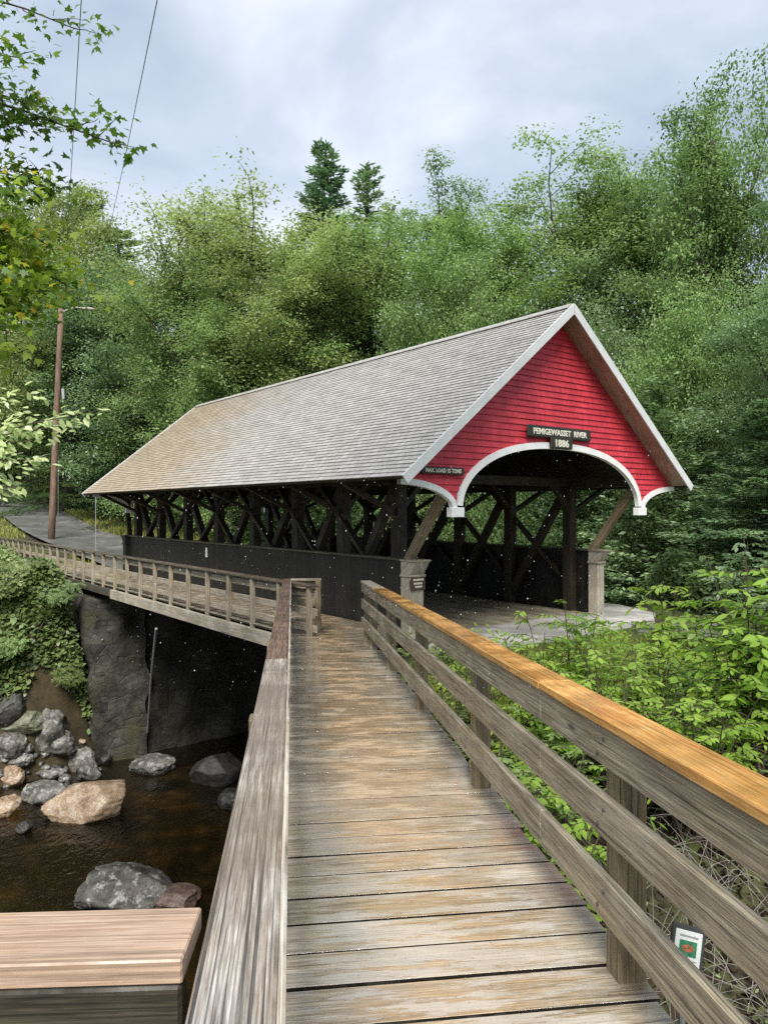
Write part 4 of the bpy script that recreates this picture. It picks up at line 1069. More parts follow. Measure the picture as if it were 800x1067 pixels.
rk(20, 766, 48, 22, 0.8, 23, 'broad mossy boulder with green plants on it', M['rock_mossy'], z=22.6)
rk(2, 752, 44, 34, 0.9, 24, 'dark grey boulder highest at the left edge', M['rock_dark'], z=23.3)
rk(10, 822, 24, 22, 0.9, 25, 'small tan rounded rock at the left edge', M['rock_tan'], z=21.0)
rk(0, 850, 34, 22, 0.9, 26, 'brown rock cut by the left edge at the waterline', M['rock_tan'])
rk(42, 836, 44, 20, 0.8, 27, 'grey flat rock touching the back of the tan boulder', M['rock_grey'])
rk(24, 868, 18, 12, 0.9, 28, 'small dark rock poking from shallow water left of tan boulder', M['rock_dark'])
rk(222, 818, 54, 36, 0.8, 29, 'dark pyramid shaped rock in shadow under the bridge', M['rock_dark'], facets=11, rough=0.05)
rk(156, 806, 44, 20, 0.8, 30, 'pale grey rock at the shadow edge below the abutment', M['rock_grey'])
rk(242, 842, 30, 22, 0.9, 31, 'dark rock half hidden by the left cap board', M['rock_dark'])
rr = random.Random(5)
for k in range(46):
    px = rr.uniform(-16, 112); y = rr.uniform(776, 828); s = rr.uniform(5, 14)
    rk(px, y, s, s*rr.uniform(0.5, 0.8), 0.9, 40+k, 'small grey stone in the pile along the far waterline', M[rr.choice(('rock_grey', 'rock_grey', 'rock_dark', 'rock_tan'))], z=rr.uniform(20.6, 21.9), group='small stones along the far waterline')

# ------------------------------------------------------------------ trees
def tube_path(rng, p, d, L, n, bend, up):
    pts = [np.array(p, float)]; d = np.array(d, float)
    for i in range(n):
        d = d + rng.normal(0, bend, 3) + np.array([0, 0, up]); d /= np.linalg.norm(d)
        pts.append(pts[-1]+d*L/n)
    return np.array(pts), d
def broadleaf(seed, H=12.0, base=0.28, W=7.0, limbs=24, per=100, leaf=0.19, dens=1.0, top_open=0.0, mat_leaf='leaf_mid'):
    """returns (trunk mesh, crown mesh) of a tree of height H with its foot at the origin"""
    rng = np.random.default_rng(seed); mb = MB(); C = []
    tp, _ = tube_path(rng, (0, 0, -0.3), (0, 0, 1), H*0.9, 9, 0.05, 0.10)
    mb.tube(tp, list(np.linspace(0.022*H*0.8, 0.02, len(tp))), 8, cap=False)
    for k in range(limbs):
        f = base+(0.97-base)*(k+rng.random())/limbs
        h = f*H*0.9; i = min(len(tp)-2, int(f*(len(tp)-1))); fr = f*(len(tp)-1)-i
        p = tp[i]+(tp[i+1]-tp[i])*fr
        x = (f-base)/(1-base); prof = math.sqrt(max(0.03, 1-(2*x-0.78)**2/1.5))*(1 if x < 0.8 else 1.15-0.9*(x-0.8)/0.2)
        R = W/2*prof*rng.uniform(0.72, 1.12)
        az = k*2.4+rng.normal(0, 0.4); el = 0.24+0.88*x+rng.normal(0, 0.12)
        d = np.array([math.cos(az)*math.cos(el), math.sin(az)*math.cos(el), math.sin(el)])
        L = R/max(0.35, math.cos(el)); L = min(L, (1.06*H-p[2]))
        bp, dd = tube_path(rng, p, d, L, 6, 0.12, 0.0 if x > .3 else -0.02)
        mb.tube(bp, list(np.linspace(0.012*H*0.55*(1-0.6*x), 0.012, len(bp))), 5, cap=False)
        for j in range(9):
            g = 0.22+0.78*(j+rng.random())/9
            q = bp[min(5, int(g*6))]+(bp[min(6, int(g*6)+1)]-bp[min(5, int(g*6))])*(g*6-int(g*6))
            d2 = unit(dd*0.35+rng.normal(0, 0.85, 3)+np.array([0, 0, 0.15])); l2 = L*0.38*rng.uniform(0.6, 1.2)*(1.15-g*0.5)
            sp, _ = tube_path(rng, q, d2, l2, 3, 0.2, 0.0)
            mb.tube(sp, [0.02, 0.015, 0.01, 0.006], 4, cap=False)
            C.append((sp[1], 0.5)); C.append((sp[2], 0.55)); C.append((sp[3], 0.5))
        C.append((bp[-1], 0.55))
    cen = np.array([c[0] for c in C]); r = np.array([c[1] for c in C])*W/7.0*rng.uniform(0.75, 1.4, len(C))
    n = rng.poisson(per*dens*rng.uniform(0.35, 1.6, len(C)))
    idx = np.repeat(np.arange(len(C)), n); N = len(idx)
    off = rng.normal(0, 1, (N, 3)); off = unit(off)*(rng.random((N, 1))**0.6)
    off[:, 2] *= 0.5
    P = cen[idx]+off*r[idx][:, None]*1.3
    nor = unit(np.array([0, -0.08, 0.85])+rng.normal(0, 0.36, (N, 3))+off*0.35)
    D = unit(np.cross(nor, rng.normal(0, 1, (N, 3)))+np.array([0, 0, -0.25]))
    Ls = leaf*rng.uniform(0.7, 1.3, N)
    tm = mb_mesh(mb, 'trunk', M['bark'])
    cm = np_mesh('crown', leaf_polys(P, D, nor, Ls, Ls*0.62), 4, M[mat_leaf])
    return tm, cm
def mb_mesh(mb, name, mat):
    ob = mb.build(name, mat, smooth=True); me = ob.data; bpy.data.objects.remove(ob); return me
def conifer(seed, H=16.0, W=5.0, base=0.12, whorl=0.42, droop=-0.25, leaf=0.26, dens=1.0, feather=1.0, mat='needle'):
    rng = np.random.default_rng(seed); mb = MB(); P = []; Dn = []; Nn = []
    mb.tube([(rng.normal(0, 0.04), rng.normal(0, 0.04), z) for z in np.linspace(-0.3, H, 9)], list(np.linspace(0.016*H, 0.012, 9)), 8, cap=False)
    z = base*H
    while z < H*0.985:
        x = (z/H-base)/(1-base); R = W/2*(1-x)**0.8*rng.uniform(0.8, 1.1)+0.15
        nb = int(rng.integers(4, 7))
        for k in range(nb):
            az = rng.uniform(0, 6.28); L = R*rng.uniform(0.6, 1.15)
            d = np.array([math.cos(az), math.sin(az), droop+0.75*x])
            bp, dd = tube_path(rng, (0, 0, z+rng.uniform(-0.15, 0.15)), unit(d), L, 5, 0.07, 0.03)
            mb.tube(bp, list(np.linspace(0.03*(1-x)+0.01, 0.006, 6)), 4, cap=False)
            n = int(46*dens*L*feather+8)
            f = rng.random(n)**0.75; i = np.minimum(4, (f*5).astype(int)); fr = (f*5-i)[:, None]
            q = bp[i]+(bp[i+1]-bp[i])*fr
            sd = unit(np.cross(dd, [0, 0, 1.0])); wid = 0.34*L*(1.08-f)+0.08
            q = q+sd*(rng.uniform(-1, 1, n)*wid)[:, None]+np.stack([np.zeros(n), np.zeros(n), rng.normal(-0.03, 0.06, n)], 1)
            P.append(q); Dn.append(unit(dd+sd*rng.normal(0, 0.8, n)[:, None]+np.array([0, 0, -0.30])+rng.normal(0, 0.2, (n, 3))))
            Nn.append(unit(np.array([0, 0, 1.0])+rng.normal(0, 0.45, (n, 3))))
        z += whorl*(1-0.45*x)*rng.uniform(0.7, 1.2)
    P = np.concatenate(P); Dn = np.concatenate(Dn); Nn = np.concatenate(Nn)
    Ls = leaf*rng.uniform(0.6, 1.3, len(P))
    return mb_mesh(mb, 'trunk', M['bark_dark']), np_mesh('crown', leaf_polys(P, Dn, Nn, Ls, Ls*0.38), 4, M[mat])

PROTO = {}
def proto(key):
    if key not in PROTO:
        PROTO[key] = {
            'round_a': lambda: (broadleaf(1, 12, 0.10, 9.0, 46, 74, 0.118), 12, 8.4),
            'round_b': lambda: (broadleaf(2, 12, 0.08, 8.5, 46, 74, 0.118), 12, 7.9),
            'tall_a': lambda: (broadleaf(3, 16, 0.12, 8.5, 50, 80, 0.128), 16, 7.4),
            'tall_b': lambda: (broadleaf(4, 16, 0.14, 8.0, 48, 72, 0.128), 16, 7.0),
            'sparse': lambda: (broadleaf(5, 12, 0.25, 5.0, 24, 62, 0.10), 12, 5.3),
            'spruce': lambda: (conifer(6, 16, 4.6, 0.1, 0.42, -0.15, 0.17, 1.7), 16, 4.8),
            'thin_pine': lambda: (conifer(8, 16, 4.4, 0.15, 0.62, 0.05, 0.17, 1.1), 16, 4.6),
            'hemlock': lambda: (conifer(9, 11, 8.0, 0.03, 0.38, -0.22, 0.19, 1.7, 1.0, 'needle_pale'), 11, 8.2),
        }[key]()
        (tm, cm), H, W = PROTO[key]
        co = np.zeros(len(cm.vertices)*3, np.float32); cm.vertices.foreach_get('co', co); co = co.reshape(-1, 3)
        H = float(np.percentile(co[:, 2], 99.97)); W = 2*float(np.percentile(np.hypot(co[:, 0], co[:, 1]), 97))
        PROTO[key] = ((tm, cm), H, W)
    return PROTO[key]
def tree(px, ytop, wpx, Y, key, leafm, name, label, rot=0.0, group='trees of the wood behind the bridge', tmat=None, X=None, cat='tree'):
    (tm, cm), H, W = proto(key)
    X = (px-400)/F_PX*Y if X is None else X
    zb = gz(X, Y); top = (530-ytop)/F_PX*Y
    sz = (top-zb)/H; sx = wpx*Y/F_PX/W
    r = tag(empty(name, (X, Y, zb)), label, cat, group); r.scale = (sx, sx, sz); r.rotation_euler = (0, 0, rot)
    for nm, me, mt in (('trunk', tm, tmat), ('crown', cm, M[leafm] if leafm else None)):
        o = bpy.data.objects.new(nm, me); COL.objects.link(o); o.parent = r
        if mt is not None:
            o.material_slots[0].link = 'OBJECT'; o.material_slots[0].material = mt
    return r
T = tree
T(256, 200, 300, 42, 'round_a', 'leaf_yellow', 'deciduous_tree', 'big round yellow-green tree rising behind the middle of the roof', 0.3)
T(338, 152, 165, 52, 'spruce', 'needle', 'spruce_tree', 'dark pointed spruce poking above the skyline', 0.0)
T(384, 174, 170, 55, 'thin_pine', 'needle', 'pine_tree', 'thin open pine just right of the pointed spruce', 1.0)
T(465, 176, 150, 47, 'sparse', 'leaf_mid', 'deciduous_tree', 'slender loose-topped tree standing above the ridge of the roof', 0.7)
T(398, 236, 250, 40, 'round_b', 'leaf_mid', 'deciduous_tree', 'bushy mid green tree behind the roof below the thin pine', 1.4)
T(508, 236, 220, 38, 'round_a', 'leaf_bright', 'deciduous_tree', 'bright light green tree just left of the gable peak', 2.1)
T(580, 172, 250, 41, 'tall_a', 'leaf_mid', 'deciduous_tree', 'tall full tree rising directly behind the gable peak', 0.2)
T(676, 172, 250, 37, 'tall_b', 'leaf_cool', 'deciduous_tree', 'tall open tree with dark visible limbs right of the gable', 2.6)
T(790, 84, 240, 31, 'tall_a', 'leaf_mid', 'deciduous_tree', 'tallest tree at the upper right of the picture', 3.6)
T(900, 100, 240, 28, 'tall_b', 'leaf_cool', 'deciduous_tree', 'tree whose crown is cut by the right edge', 1.1)
T(140, 272, 200, 46, 'round_b', 'leaf_cool', 'deciduous_tree', 'pale cool green tree between the pole and the big round tree', 0.4)
T(90, 200, 210, 60, 'thin_pine', 'needle_pale', 'pine_tree', 'grey-green conifer showing behind the pole and maple leaves', 0.9)
T(124, 240, 190, 64, 'thin_pine', 'needle_pale', 'pine_tree', 'lower grey-green conifer left of the big round tree', 2.9)
T(30, 190, 190, 52, 'round_a', 'leaf_yellow', 'deciduous_tree', 'yellow-green tree at the far left behind the maple', 4.0)
T(196, 262, 190, 40, 'round_a', 'leaf_mid', 'deciduous_tree', 'mid green tree over the far end of the roof', 5.0)
T(322, 246, 210, 39, 'round_b', 'leaf_yellow', 'deciduous_tree', 'yellowish tree close behind the roof under the spruce', 2.2)
T(455, 275, 200, 34, 'round_a', 'leaf_mid', 'deciduous_tree', 'low round green tree touching the roof left of the bright one', 3.1)
T(240, 300, 200, 36, 'round_b', 'leaf_mid', 'deciduous_tree', 'low broad green tree whose crown meets the roof below the big round one', 4.8)
T(748, 285, 190, 27, 'round_b', 'leaf_bright', 'deciduous_tree', 'young bright green tree in front of the tall open one', 0.6)
T(640, 300, 190, 32, 'round_b', 'leaf_cool', 'deciduous_tree', 'cool green tree beside the right slope of the roof', 4.4)
T(830, 300, 240, 23, 'round_a', 'leaf_cool', 'deciduous_tree', 'cool green tree at the right edge above the hemlocks', 1.9)
T(690, 390, 250, 23.5, 'hemlock', 'needle_pale', 'hemlock_tree', 'spreading hemlock close right of the bridge mouth', 0.5, group='hemlocks beside the bridge')
T(800, 415, 230, 19.5, 'hemlock', 'needle_pale', 'hemlock_tree', 'spreading hemlock at the right edge beyond the shrubs', 2.0, group='hemlocks beside the bridge')
T(590, 440, 200, 30, 'hemlock', 'needle_pale', 'hemlock_tree', 'hemlock glimpsed through the open side under the arch', 3.3, group='hemlocks beside the bridge')
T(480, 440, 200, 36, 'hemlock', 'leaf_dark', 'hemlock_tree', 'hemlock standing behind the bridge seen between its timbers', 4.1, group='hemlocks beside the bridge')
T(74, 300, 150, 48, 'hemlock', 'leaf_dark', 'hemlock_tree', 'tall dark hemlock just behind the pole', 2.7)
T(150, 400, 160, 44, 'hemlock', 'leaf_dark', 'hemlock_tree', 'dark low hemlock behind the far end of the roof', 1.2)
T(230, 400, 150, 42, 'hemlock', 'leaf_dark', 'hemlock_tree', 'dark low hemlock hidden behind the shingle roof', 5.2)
T(-10, 320, 180, 62, 'round_b', 'leaf_mid', 'deciduous_tree', 'green tree above the road at the left edge', 5.7)
T(20, 390, 130, 66, 'hemlock', 'leaf_dark', 'hemlock_tree', 'dark hemlock where the road enters the woods', 0.1)

# bare forest trunks near the road
rr = random.Random(21)
for px, Y, w, ytop, lab in ((72, 47, 0.42, 330, 'thick dark trunk standing just right of the utility pole'), (122, 46, 0.2, 300, 'slim dark trunk rising above the far eave'),
                            (38, 60, 0.22, 300, 'slim dark trunk left of the utility pole'), (12, 64, 0.25, 300, 'leftmost slim dark trunk near the road bend')):
    b = at(px, 500, Y); b.z = gz(b.x, b.y)-0.3; tp = at(px+2, ytop, Y)
    r = tag(empty('forest_tree', b), lab, 'tree', 'bare trunks in the wood by the road')
    mb = MB(); mb.tube([b+(tp-b)*k/5+Vector((rr.uniform(-.1, .1), 0, 0)) for k in range(6)], [w*(1-0.11*k) for k in range(6)], 8, cap=False); mb.build('trunk', M['bark_dark'], r, smooth=True)
    rg = np.random.default_rng(int(px)); n = 1500
    P = np.array(tp)+unit(rg.normal(0, 1, (n, 3)))*(rg.random((n, 1))**0.4)*np.array([3.2, 3.2, 2.6])+np.array([0, 0, -1.0])
    me = np_mesh('crown', leaf_polys(P-np.array(b), unit(rg.normal(0, 1, (n, 3))), unit(np.array([0, 0, 1.0])+rg.normal(0, 0.4, (n, 3))), 0.3, 0.18), 4, M['leaf_dark']); link('crown', me, r)

# the wood beyond, as one mass
def mass(name, blobs, per, leaf, mat, label, seed, flat=0.55, cat='woodland'):
    rg = np.random.default_rng(seed); PP = []; LL = []
    for (c, r) in blobs:
        n = int(per*rg.uniform(0.7, 1.3)); d = unit(rg.normal(0, 1, (n, 3)))
        k = 1+0.28*np.sin(d[:, 0]*5+c[0])*np.sin(d[:, 1]*4+c[1])+0.2*np.sin(d[:, 2]*7+c[0]*2)
        PP.append(np.array(c)+d*(rg.random((n, 1))**0.35)*np.array(r)*k[:, None]); LL.append(np.full(n, leaf))
    P = np.concatenate(PP); N = len(P); L = np.concatenate(LL)*rg.uniform(0.6, 1.35, N)
    nor = unit(np.array([0, 0, 0.8])+rg.normal(0, 0.5, (N, 3)))
    D = unit(np.cross(nor, rg.normal(0, 1, (N, 3)))+np.array([0, 0, -0.2]))
    return tag(link(name, np_mesh(name, leaf_polys(P, D, nor, L, L*0.6), 4, M[mat])), label, cat, kind='stuff')
rg = np.random.default_rng(31); blobs = []
for k in range(150):
    Y = rg.uniform(56, 92); X = rg.uniform(-0.75*Y, 0.75*Y)
    if seg_dist(np.array([X]), np.array([Y]), RD)[0] < 5.5: continue
    z = gz(X, Y); h = rg.uniform(6, 10)
    blobs.append(((X, Y, z+h*0.55), (rg.uniform(2.5, 4.2), rg.uniform(2.5, 4.2), h*0.55)))
mass('woodland', blobs, 900, 0.32, 'leaf_cool', 'mixed green wood closing the view behind the nearer trees', 32)
blobs = []
for k in range(70):                                   # understory just behind the bridge and to its right
    X, Y = rg.uniform(-10, 26), rg.uniform(24, 46)
    tt = (X-BO[0])*BD[0]+(Y-BO[1])*BD[1]; s_ = (X-BO[0])*BE[0]+(Y-BO[1])*BE[1]
    if s_ < 9.5 or (1.5 < tt < 13 and s_ < 11): continue
    z = max(gz(X, Y), -3); h = rg.uniform(2.5, 5.0); blobs.append(((X, Y, z+h*0.45), (rg.uniform(1.5, 2.5), rg.uniform(1.5, 2.5), h*0.55)))
for k in range(90):
    t_, s_ = rg.uniform(13.6, 36), rg.uniform(7.6, 13.5); p_ = b2(t_, s_)
    if seg_dist(np.array([p_[0]]), np.array([p_[1]]), RD)[0] < 5: continue
    h = rg.uniform(2.2, 5.5); blobs.append(((p_[0], p_[1], gz(*p_)+h*0.45), (rg.uniform(1.3, 2.2), rg.uniform(1.3, 2.2), h*0.55)))
for k in range(46):
    t_, s_ = rg.uniform(-3.5, 1.6), rg.uniform(8.2, 14.5); p_ = b2(t_, s_)
    h = rg.uniform(0.5, 1.3)+0.12*(s_-8); blobs.append(((p_[0], p_[1], gz(*p_)+h*0.4), (0.9, 0.9, h*0.6)))
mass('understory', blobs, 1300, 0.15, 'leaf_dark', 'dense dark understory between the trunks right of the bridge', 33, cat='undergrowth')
blobs = []
for k in range(240):                                  # roadside growth on the far side
    Y = rg.uniform(31, 60); X = rg.uniform(-0.62*Y, -6)
    dr = seg_dist(np.array([X]), np.array([Y]), RD)[0]
    tt = (X-BO[0])*BD[0]+(Y-BO[1])*BD[1]; s_ = (X-BO[0])*BE[0]+(Y-BO[1])*BE[1]
    if dr < 4.4 or (s_ < 7.5 and tt < 19): continue
    h = rg.uniform(0.5, 1.0)+0.10*max(0, dr-5); h = min(h, 2.4)
    if X < -0.4*Y and dr < 9: h *= 0.35
    blobs.append(((X, Y, gz(X, Y)+h*0.4), (1.1, 1.1, h*0.6)))
mass('roadside_undergrowth', blobs, 420, 0.17, 'leaf_mid', 'leafy green undergrowth on the banks beside the asphalt road', 34, cat='undergrowth')

# ground cover on the far bank
def surface_leaves(name, test, n, box, leaf, mat, label, seed, lift=(0.0, 0.25), cat='ground cover', up=0.8, ratio=0.7, kind='stuff', clump=0.0):
    rg = np.random.default_rng(seed); X = rg.uniform(box[0], box[1], n); Y = rg.uniform(box[2], box[3], n)
    if clump:
        cl = np.array([mnoise.noise(Vector((x*clump, y*clump, seed))) for x, y in zip(X, Y)])
        m = cl > rg.uniform(-0.6, 0.25, n); X, Y, cl = X[m], Y[m], cl[m]
    else: cl = np.zeros(len(X))
    m = test(X, Y); X, Y, cl = X[m], Y[m], cl[m]; N = len(X)
    Z = gmesh(X, Y)+rg.uniform(lift[0], lift[1], N)*(1+1.2*np.maximum(0, cl))
    P = np.stack([X, Y, Z], 1); nor = unit(np.array([0.0, -0.25, up])+rg.normal(0, 0.45, (N, 3)))
    D = unit(np.cross(nor, rg.normal(0, 1, (N, 3)))+np.array([0, -0.2, -0.2])); L = leaf*rg.uniform(0.55, 1.4, N)
    return tag(link(name, np_mesh(name, lens_polys(P, D, nor, L, L*ratio), 6, M[mat])), label, cat, kind=kind)
def bridge_ts(X, Y):
    rx, ry = X-BO[0], Y-BO[1]; return rx*BD[0]+ry*BD[1], rx*BE[0]+ry*BE[1]
def t_bank(X, Y):
    t, s = bridge_ts(X, Y); g = ground(X, Y); d = side(X, Y, FAR)
    low = -6.0+0.7*np.sin(X*2.1+Y)+0.6*np.sin(Y*3.3-X)
    return (g > low) & (s < -1.35) & (d > 0.12) & (g < -2.2) & ((s < -2.05) | (t < 15.5) & (g < -2.9))
surface_leaves('bank_ground_cover', t_bank, 200000, (-26, -5, 17, 40), 0.12, 'leaf_ivy', 'tangled leafy ground cover spilling down the far river bank', 41, (-0.05, 0.42), clump=0.9)
# grass verges by the road
def grass(name, test, n, box, hgt, mat, label, seed, zfun=None):
    rg = np.random.default_rng(seed); X = rg.uniform(box[0], box[1], n); Y = rg.uniform(box[2], box[3], n)
    m = test(X, Y); X, Y = X[m], Y[m]; N = len(X); Z = gmesh(X, Y)-0.02
    P = np.stack([X, Y, Z], 1); D = unit(np.array([0, 0, 1.0])+rg.normal(0, 0.38, (N, 3))); nor = unit(rg.normal(0, 1, (N, 3)))
    L = hgt*rg.uniform(0.5, 1.4, N)
    return tag(link(name, np_mesh(name, leaf_polys(P, D, nor, L, 0.018+0.05*hgt), 4, M[mat])), label, 'grass', kind='stuff')
surface_leaves('steep_bank_cover', lambda X, Y: t_bank(X, Y) & (side(X, Y, FAR) < 3.2), 150000, (-16, -7, 16, 25), 0.15, 'leaf_ivy', 'loose greenery hanging on the steep face of the far river bank', 52, (-0.05, 0.55), clump=0.9)
surface_leaves('bank_ferns', t_bank, 22000, (-26, -5, 17, 40), 0.22, 'leaf_mid', 'darker broad leaves mixed into the cover of the far river bank', 46, (0.0, 0.5), clump=0.7)
surface_leaves('bank_weeds', t_bank, 60000, (-26, -5, 17, 40), 0.10, 'grass', 'pale yellowish weeds among the cover of the far river bank', 47, (0.0, 0.3), clump=0.55, ratio=0.35)
def t_verge(X, Y):
    dr = seg_dist(X, Y, RD); t, s = bridge_ts(X, Y)
    return (dr > 1.75) & (dr < 5.4) & (t > 16.5) & ((s < -2.4) | (s > 0) | (t > 29.5))
grass('verge_grass', t_verge, 120000, (-44, -6, 26, 72), 0.24, 'grass', 'short yellow-green grass along both edges of the road', 42)
def t_garden(X, Y):
    t, s = bridge_ts(X, Y); u = X*WU[0]+Y*WU[1]
    return (t < -1.9) & (u > 1.5) & (np.abs(Y-12.0) < 2.6+0.6*np.sin(X*2)) & (X < 7.5)
grass('bank_grass', t_garden, 34000, (-0.5, 8, 7.5, 15.2), 0.14, 'grass', 'sunlit grass patch between the paving slab and the shrubs', 43)

# ------------------------------------------------------------------ right bank: shrubs, brambles, sprouts
def compound_shrub(seed, H=1.5, stems=6, leaves=9, leaf=0.32, leaflet=0.085, spread=0.55, f0=0.35):
    rng = np.random.default_rng(seed); mb = MB(); P = []; D = []; Nn = []
    for k in range(stems):
        az = rng.uniform(0, 6.28); d = unit(np.array([math.cos(az)*spread*rng.uniform(.3, 1), math.sin(az)*spread*rng.uniform(.3, 1), 1.0])); h = H*rng.uniform(0.6, 1.05)
        sp, _ = tube_path(rng, (rng.normal(0, .06), rng.normal(0, .06), -0.1), d, h, 7, 0.07, 0.05)
        mb.tube(sp, list(np.linspace(0.012, 0.004, 8)), 5, cap=False)
        for j in range(leaves):
            f = f0+(1-f0)*(j+0.5)/leaves; i = min(6, int(f*7)); q = sp[i]+(sp[i+1]-sp[i])*(f*7-i)
            a2 = j*2.4+k; ld = unit(np.array([math.cos(a2), math.sin(a2), 0.55-0.2*rng.random()]))
            rl = leaf*rng.uniform(0.7, 1.15); rp, rd = tube_path(rng, q, ld, rl, 4, 0.05, -0.16)
            mb.tube(rp, [0.003]*5, 3, cap=False)
            sd = unit(np.cross(rd, [0, 0, 1.0])); nn = unit(np.cross(sd, rd)); nn = nn if nn[2] > 0 else -nn
            for m in range(4):
                g = 0.35+0.65*m/4; ii = min(3, int(g*4)); qq = rp[ii]+(rp[ii+1]-rp[ii])*(g*4-ii)
                for sg in (-1, 1):
                    P.append(qq); D.append(unit(sd*sg+rd*0.55+rng.normal(0, .12, 3))); Nn.append(unit(nn+rng.normal(0, .22, 3)))
            P.append(rp[-1]); D.append(unit(rd+rng.normal(0, .1, 3))); Nn.append(unit(nn+rng.normal(0, .2, 3)))
    P, D, Nn = map(np.array, (P, D, Nn)); L = leaflet*rng.uniform(0.7, 1.25, len(P))
    return mb_mesh(mb, 'stems', M['twig']), np_mesh('leaves', lens_polys(P, D, Nn, L, L*0.42), 6, M['leaf_shrub'])
SH = [compound_shrub(1, 1.5, 13, 13, 0.34, 0.10, 0.6), compound_shrub(2, 1.5, 18, 11, 0.26, 0.08, 0.65, 0.45), compound_shrub(3, 1.5, 13, 14, 0.38, 0.112, 0.45, 0.40)]
SHH = [max(v.co.z for v in m_[1].vertices) for m_ in SH]
def shrub(px, ytop, Y, k, label, wide=1.0, mat='leaf_shrub', rot=0.0, hmax=None):
    X = (px-400)/F_PX*Y; zb = gz(X, Y); top = (530-ytop)/F_PX*Y; s = max(0.25, (top-zb)/SHH[k])
    r = tag(empty('shrub', (X, Y, zb)), label, 'shrub', 'leafy shrubs on the right bank'); r.scale = (s*wide, s*wide, s); r.rotation_euler = (0, 0, rot)
    for nm, me in zip(('stems', 'leaves'), SH[k]):
        o = bpy.data.objects.new(nm, me); COL.objects.link(o); o.parent = r
        if nm == 'leaves' and mat: o.material_slots[0].link = 'OBJECT'; o.material_slots[0].material = M[mat]
    return r
shrub(590, 628, 9.0, 0, 'bright compound-leaved shrub whose tip overlaps the paving slab', 0.55, rot=0.4)
shrub(706, 610, 9.8, 2, 'tall bright shrub in front of the concrete retaining wall', 0.6, rot=1.9)
shrub(575, 668, 8.0, 1, 'low bright shrub just beyond the middle of the orange cap', 0.9, rot=2.2)
shrub(655, 668, 6.9, 1, 'dense shrub with dark stems behind the orange cap', 0.9, rot=3.4)
shrub(550, 672, 8.8, 0, 'small shrub at the edge of the sunlit grass', 0.9, rot=5.0)
shrub(722, 690, 6.4, 1, 'leafy shrub close behind the cap right of the dense one', 0.9, rot=0.9)
shrub(790, 588, 6.8, 2, 'tallest bright sapling rising at the right edge', 0.7, 'leaf_shrub', rot=4.1)
shrub(802, 558, 8.6, 1, 'dusky purplish sapling behind the tallest one at the right edge', 0.7, 'leaf_cool', rot=2.7)
shrub(758, 650, 8.4, 1, 'mid-height shrub left of the tallest sapling', 0.9, rot=1.3)
shrub(668, 655, 8.2, 0, 'airy shrub standing between the tall bright one and the dense one', 0.9, rot=4.6)
shrub(545, 742, 6.6, 1, 'low shrub showing between rails beyond the second post', 0.9, 'leaf_bright', rot=2.9)
shrub(565, 800, 5.6, 0, 'little shrub beside the second post below the mid rail', 0.8, rot=3.0)
shrub(468, 690, 9.2, 1, 'little shrub at the foot of the third post', 0.8, 'leaf_ivy', rot=1.1)

for k_, (px_, y_, h_, lab_) in enumerate(((16, 606, 0.9, 'leafy bush at the left edge on top of the far bank'), (58, 612, 0.7, 'leafy bush just below the walkway sill on the far bank'), (84, 632, 0.8, 'bush at the corner of the far bank beside the wing wall'),
        (38, 652, 0.9, 'bush hanging in the middle of the leafy far bank'), (92, 682, 0.7, 'bush hanging low beside the wing wall'), (10, 676, 0.8, 'bush above the dark boulder at the left edge'), (64, 700, 0.6, 'lowest bush above the upright pale boulder'))):
    g_ = ray_ground(px_, y_+14); g_.z = gz(g_.x, g_.y)-0.1; s_ = h_/1.2
    r_ = tag(empty('shrub', g_), lab_, 'shrub', 'bushes on the far river bank'); r_.scale = (s_*1.5, s_*1.5, s_); r_.rotation_euler = (0.5, -0.3, k_*1.3)
    for nm, me in zip(('stems', 'leaves'), SH[k_ % 2]):
        o = bpy.data.objects.new(nm, me); COL.objects.link(o); o.parent = r_
        if nm == 'leaves': o.material_slots[0].link = 'OBJECT'; o.material_slots[0].material = M[('leaf_ivy', 'leaf_mid', 'leaf_bright')[k_ % 3]]
def t_right(X, Y):
    t, s = bridge_ts(X, Y); u = X*WU[0]+Y*WU[1]
    return (t < -2.0) & (u > 1.42) & (Y > 6.2+1.2*np.sin(X*3.0))
surface_leaves('right_bank_sprouts', t_right, 30000, (-0.2, 12, 3.0, 14.5), 0.085, 'leaf_shrub', 'low leafy sprouts covering the bank right of the footbridge', 44, (0.0, 0.4), up=0.9, ratio=0.5, clump=0.9)
def t_nearslab(X, Y):
    t, s = bridge_ts(X, Y); u = X*WU[0]+Y*WU[1]
    return (t < -0.1) & (t > -2.6) & (s < 0.2) & (u > 1.5)
surface_leaves('corner_sprouts', t_nearslab, 5000, (-1.0, 2, 11, 15.2), 0.08, 'leaf_ivy', 'thin weeds in the stony corner beside the left pier', 45, (0.0, 0.15), clump=1.2)
def t_litter(X, Y):
    u = X*WU[0]+Y*WU[1]; return (u > 1.42) & (Y < 9)
M['litter'] = leafy('brown_leaf_litter', (0.014, 0.010, 0.006), (0.055, 0.038, 0.021), 0.1, 0.6, 0.2)
surface_leaves('leaf_litter', t_litter, 26000, (0.2, 6, 1.2, 9), 0.075, 'litter', 'dead brown leaves littering the shaded ground below the right railing', 48, (0.0, 0.03), cat='leaf litter')
surface_leaves('shade_sprouts', t_litter, 2600, (0.2, 5, 1.6, 9), 0.06, 'leaf_mid', 'sparse small sprouts in the shade below the right railing', 49, (0.02, 0.45), clump=1.4, ratio=0.45)
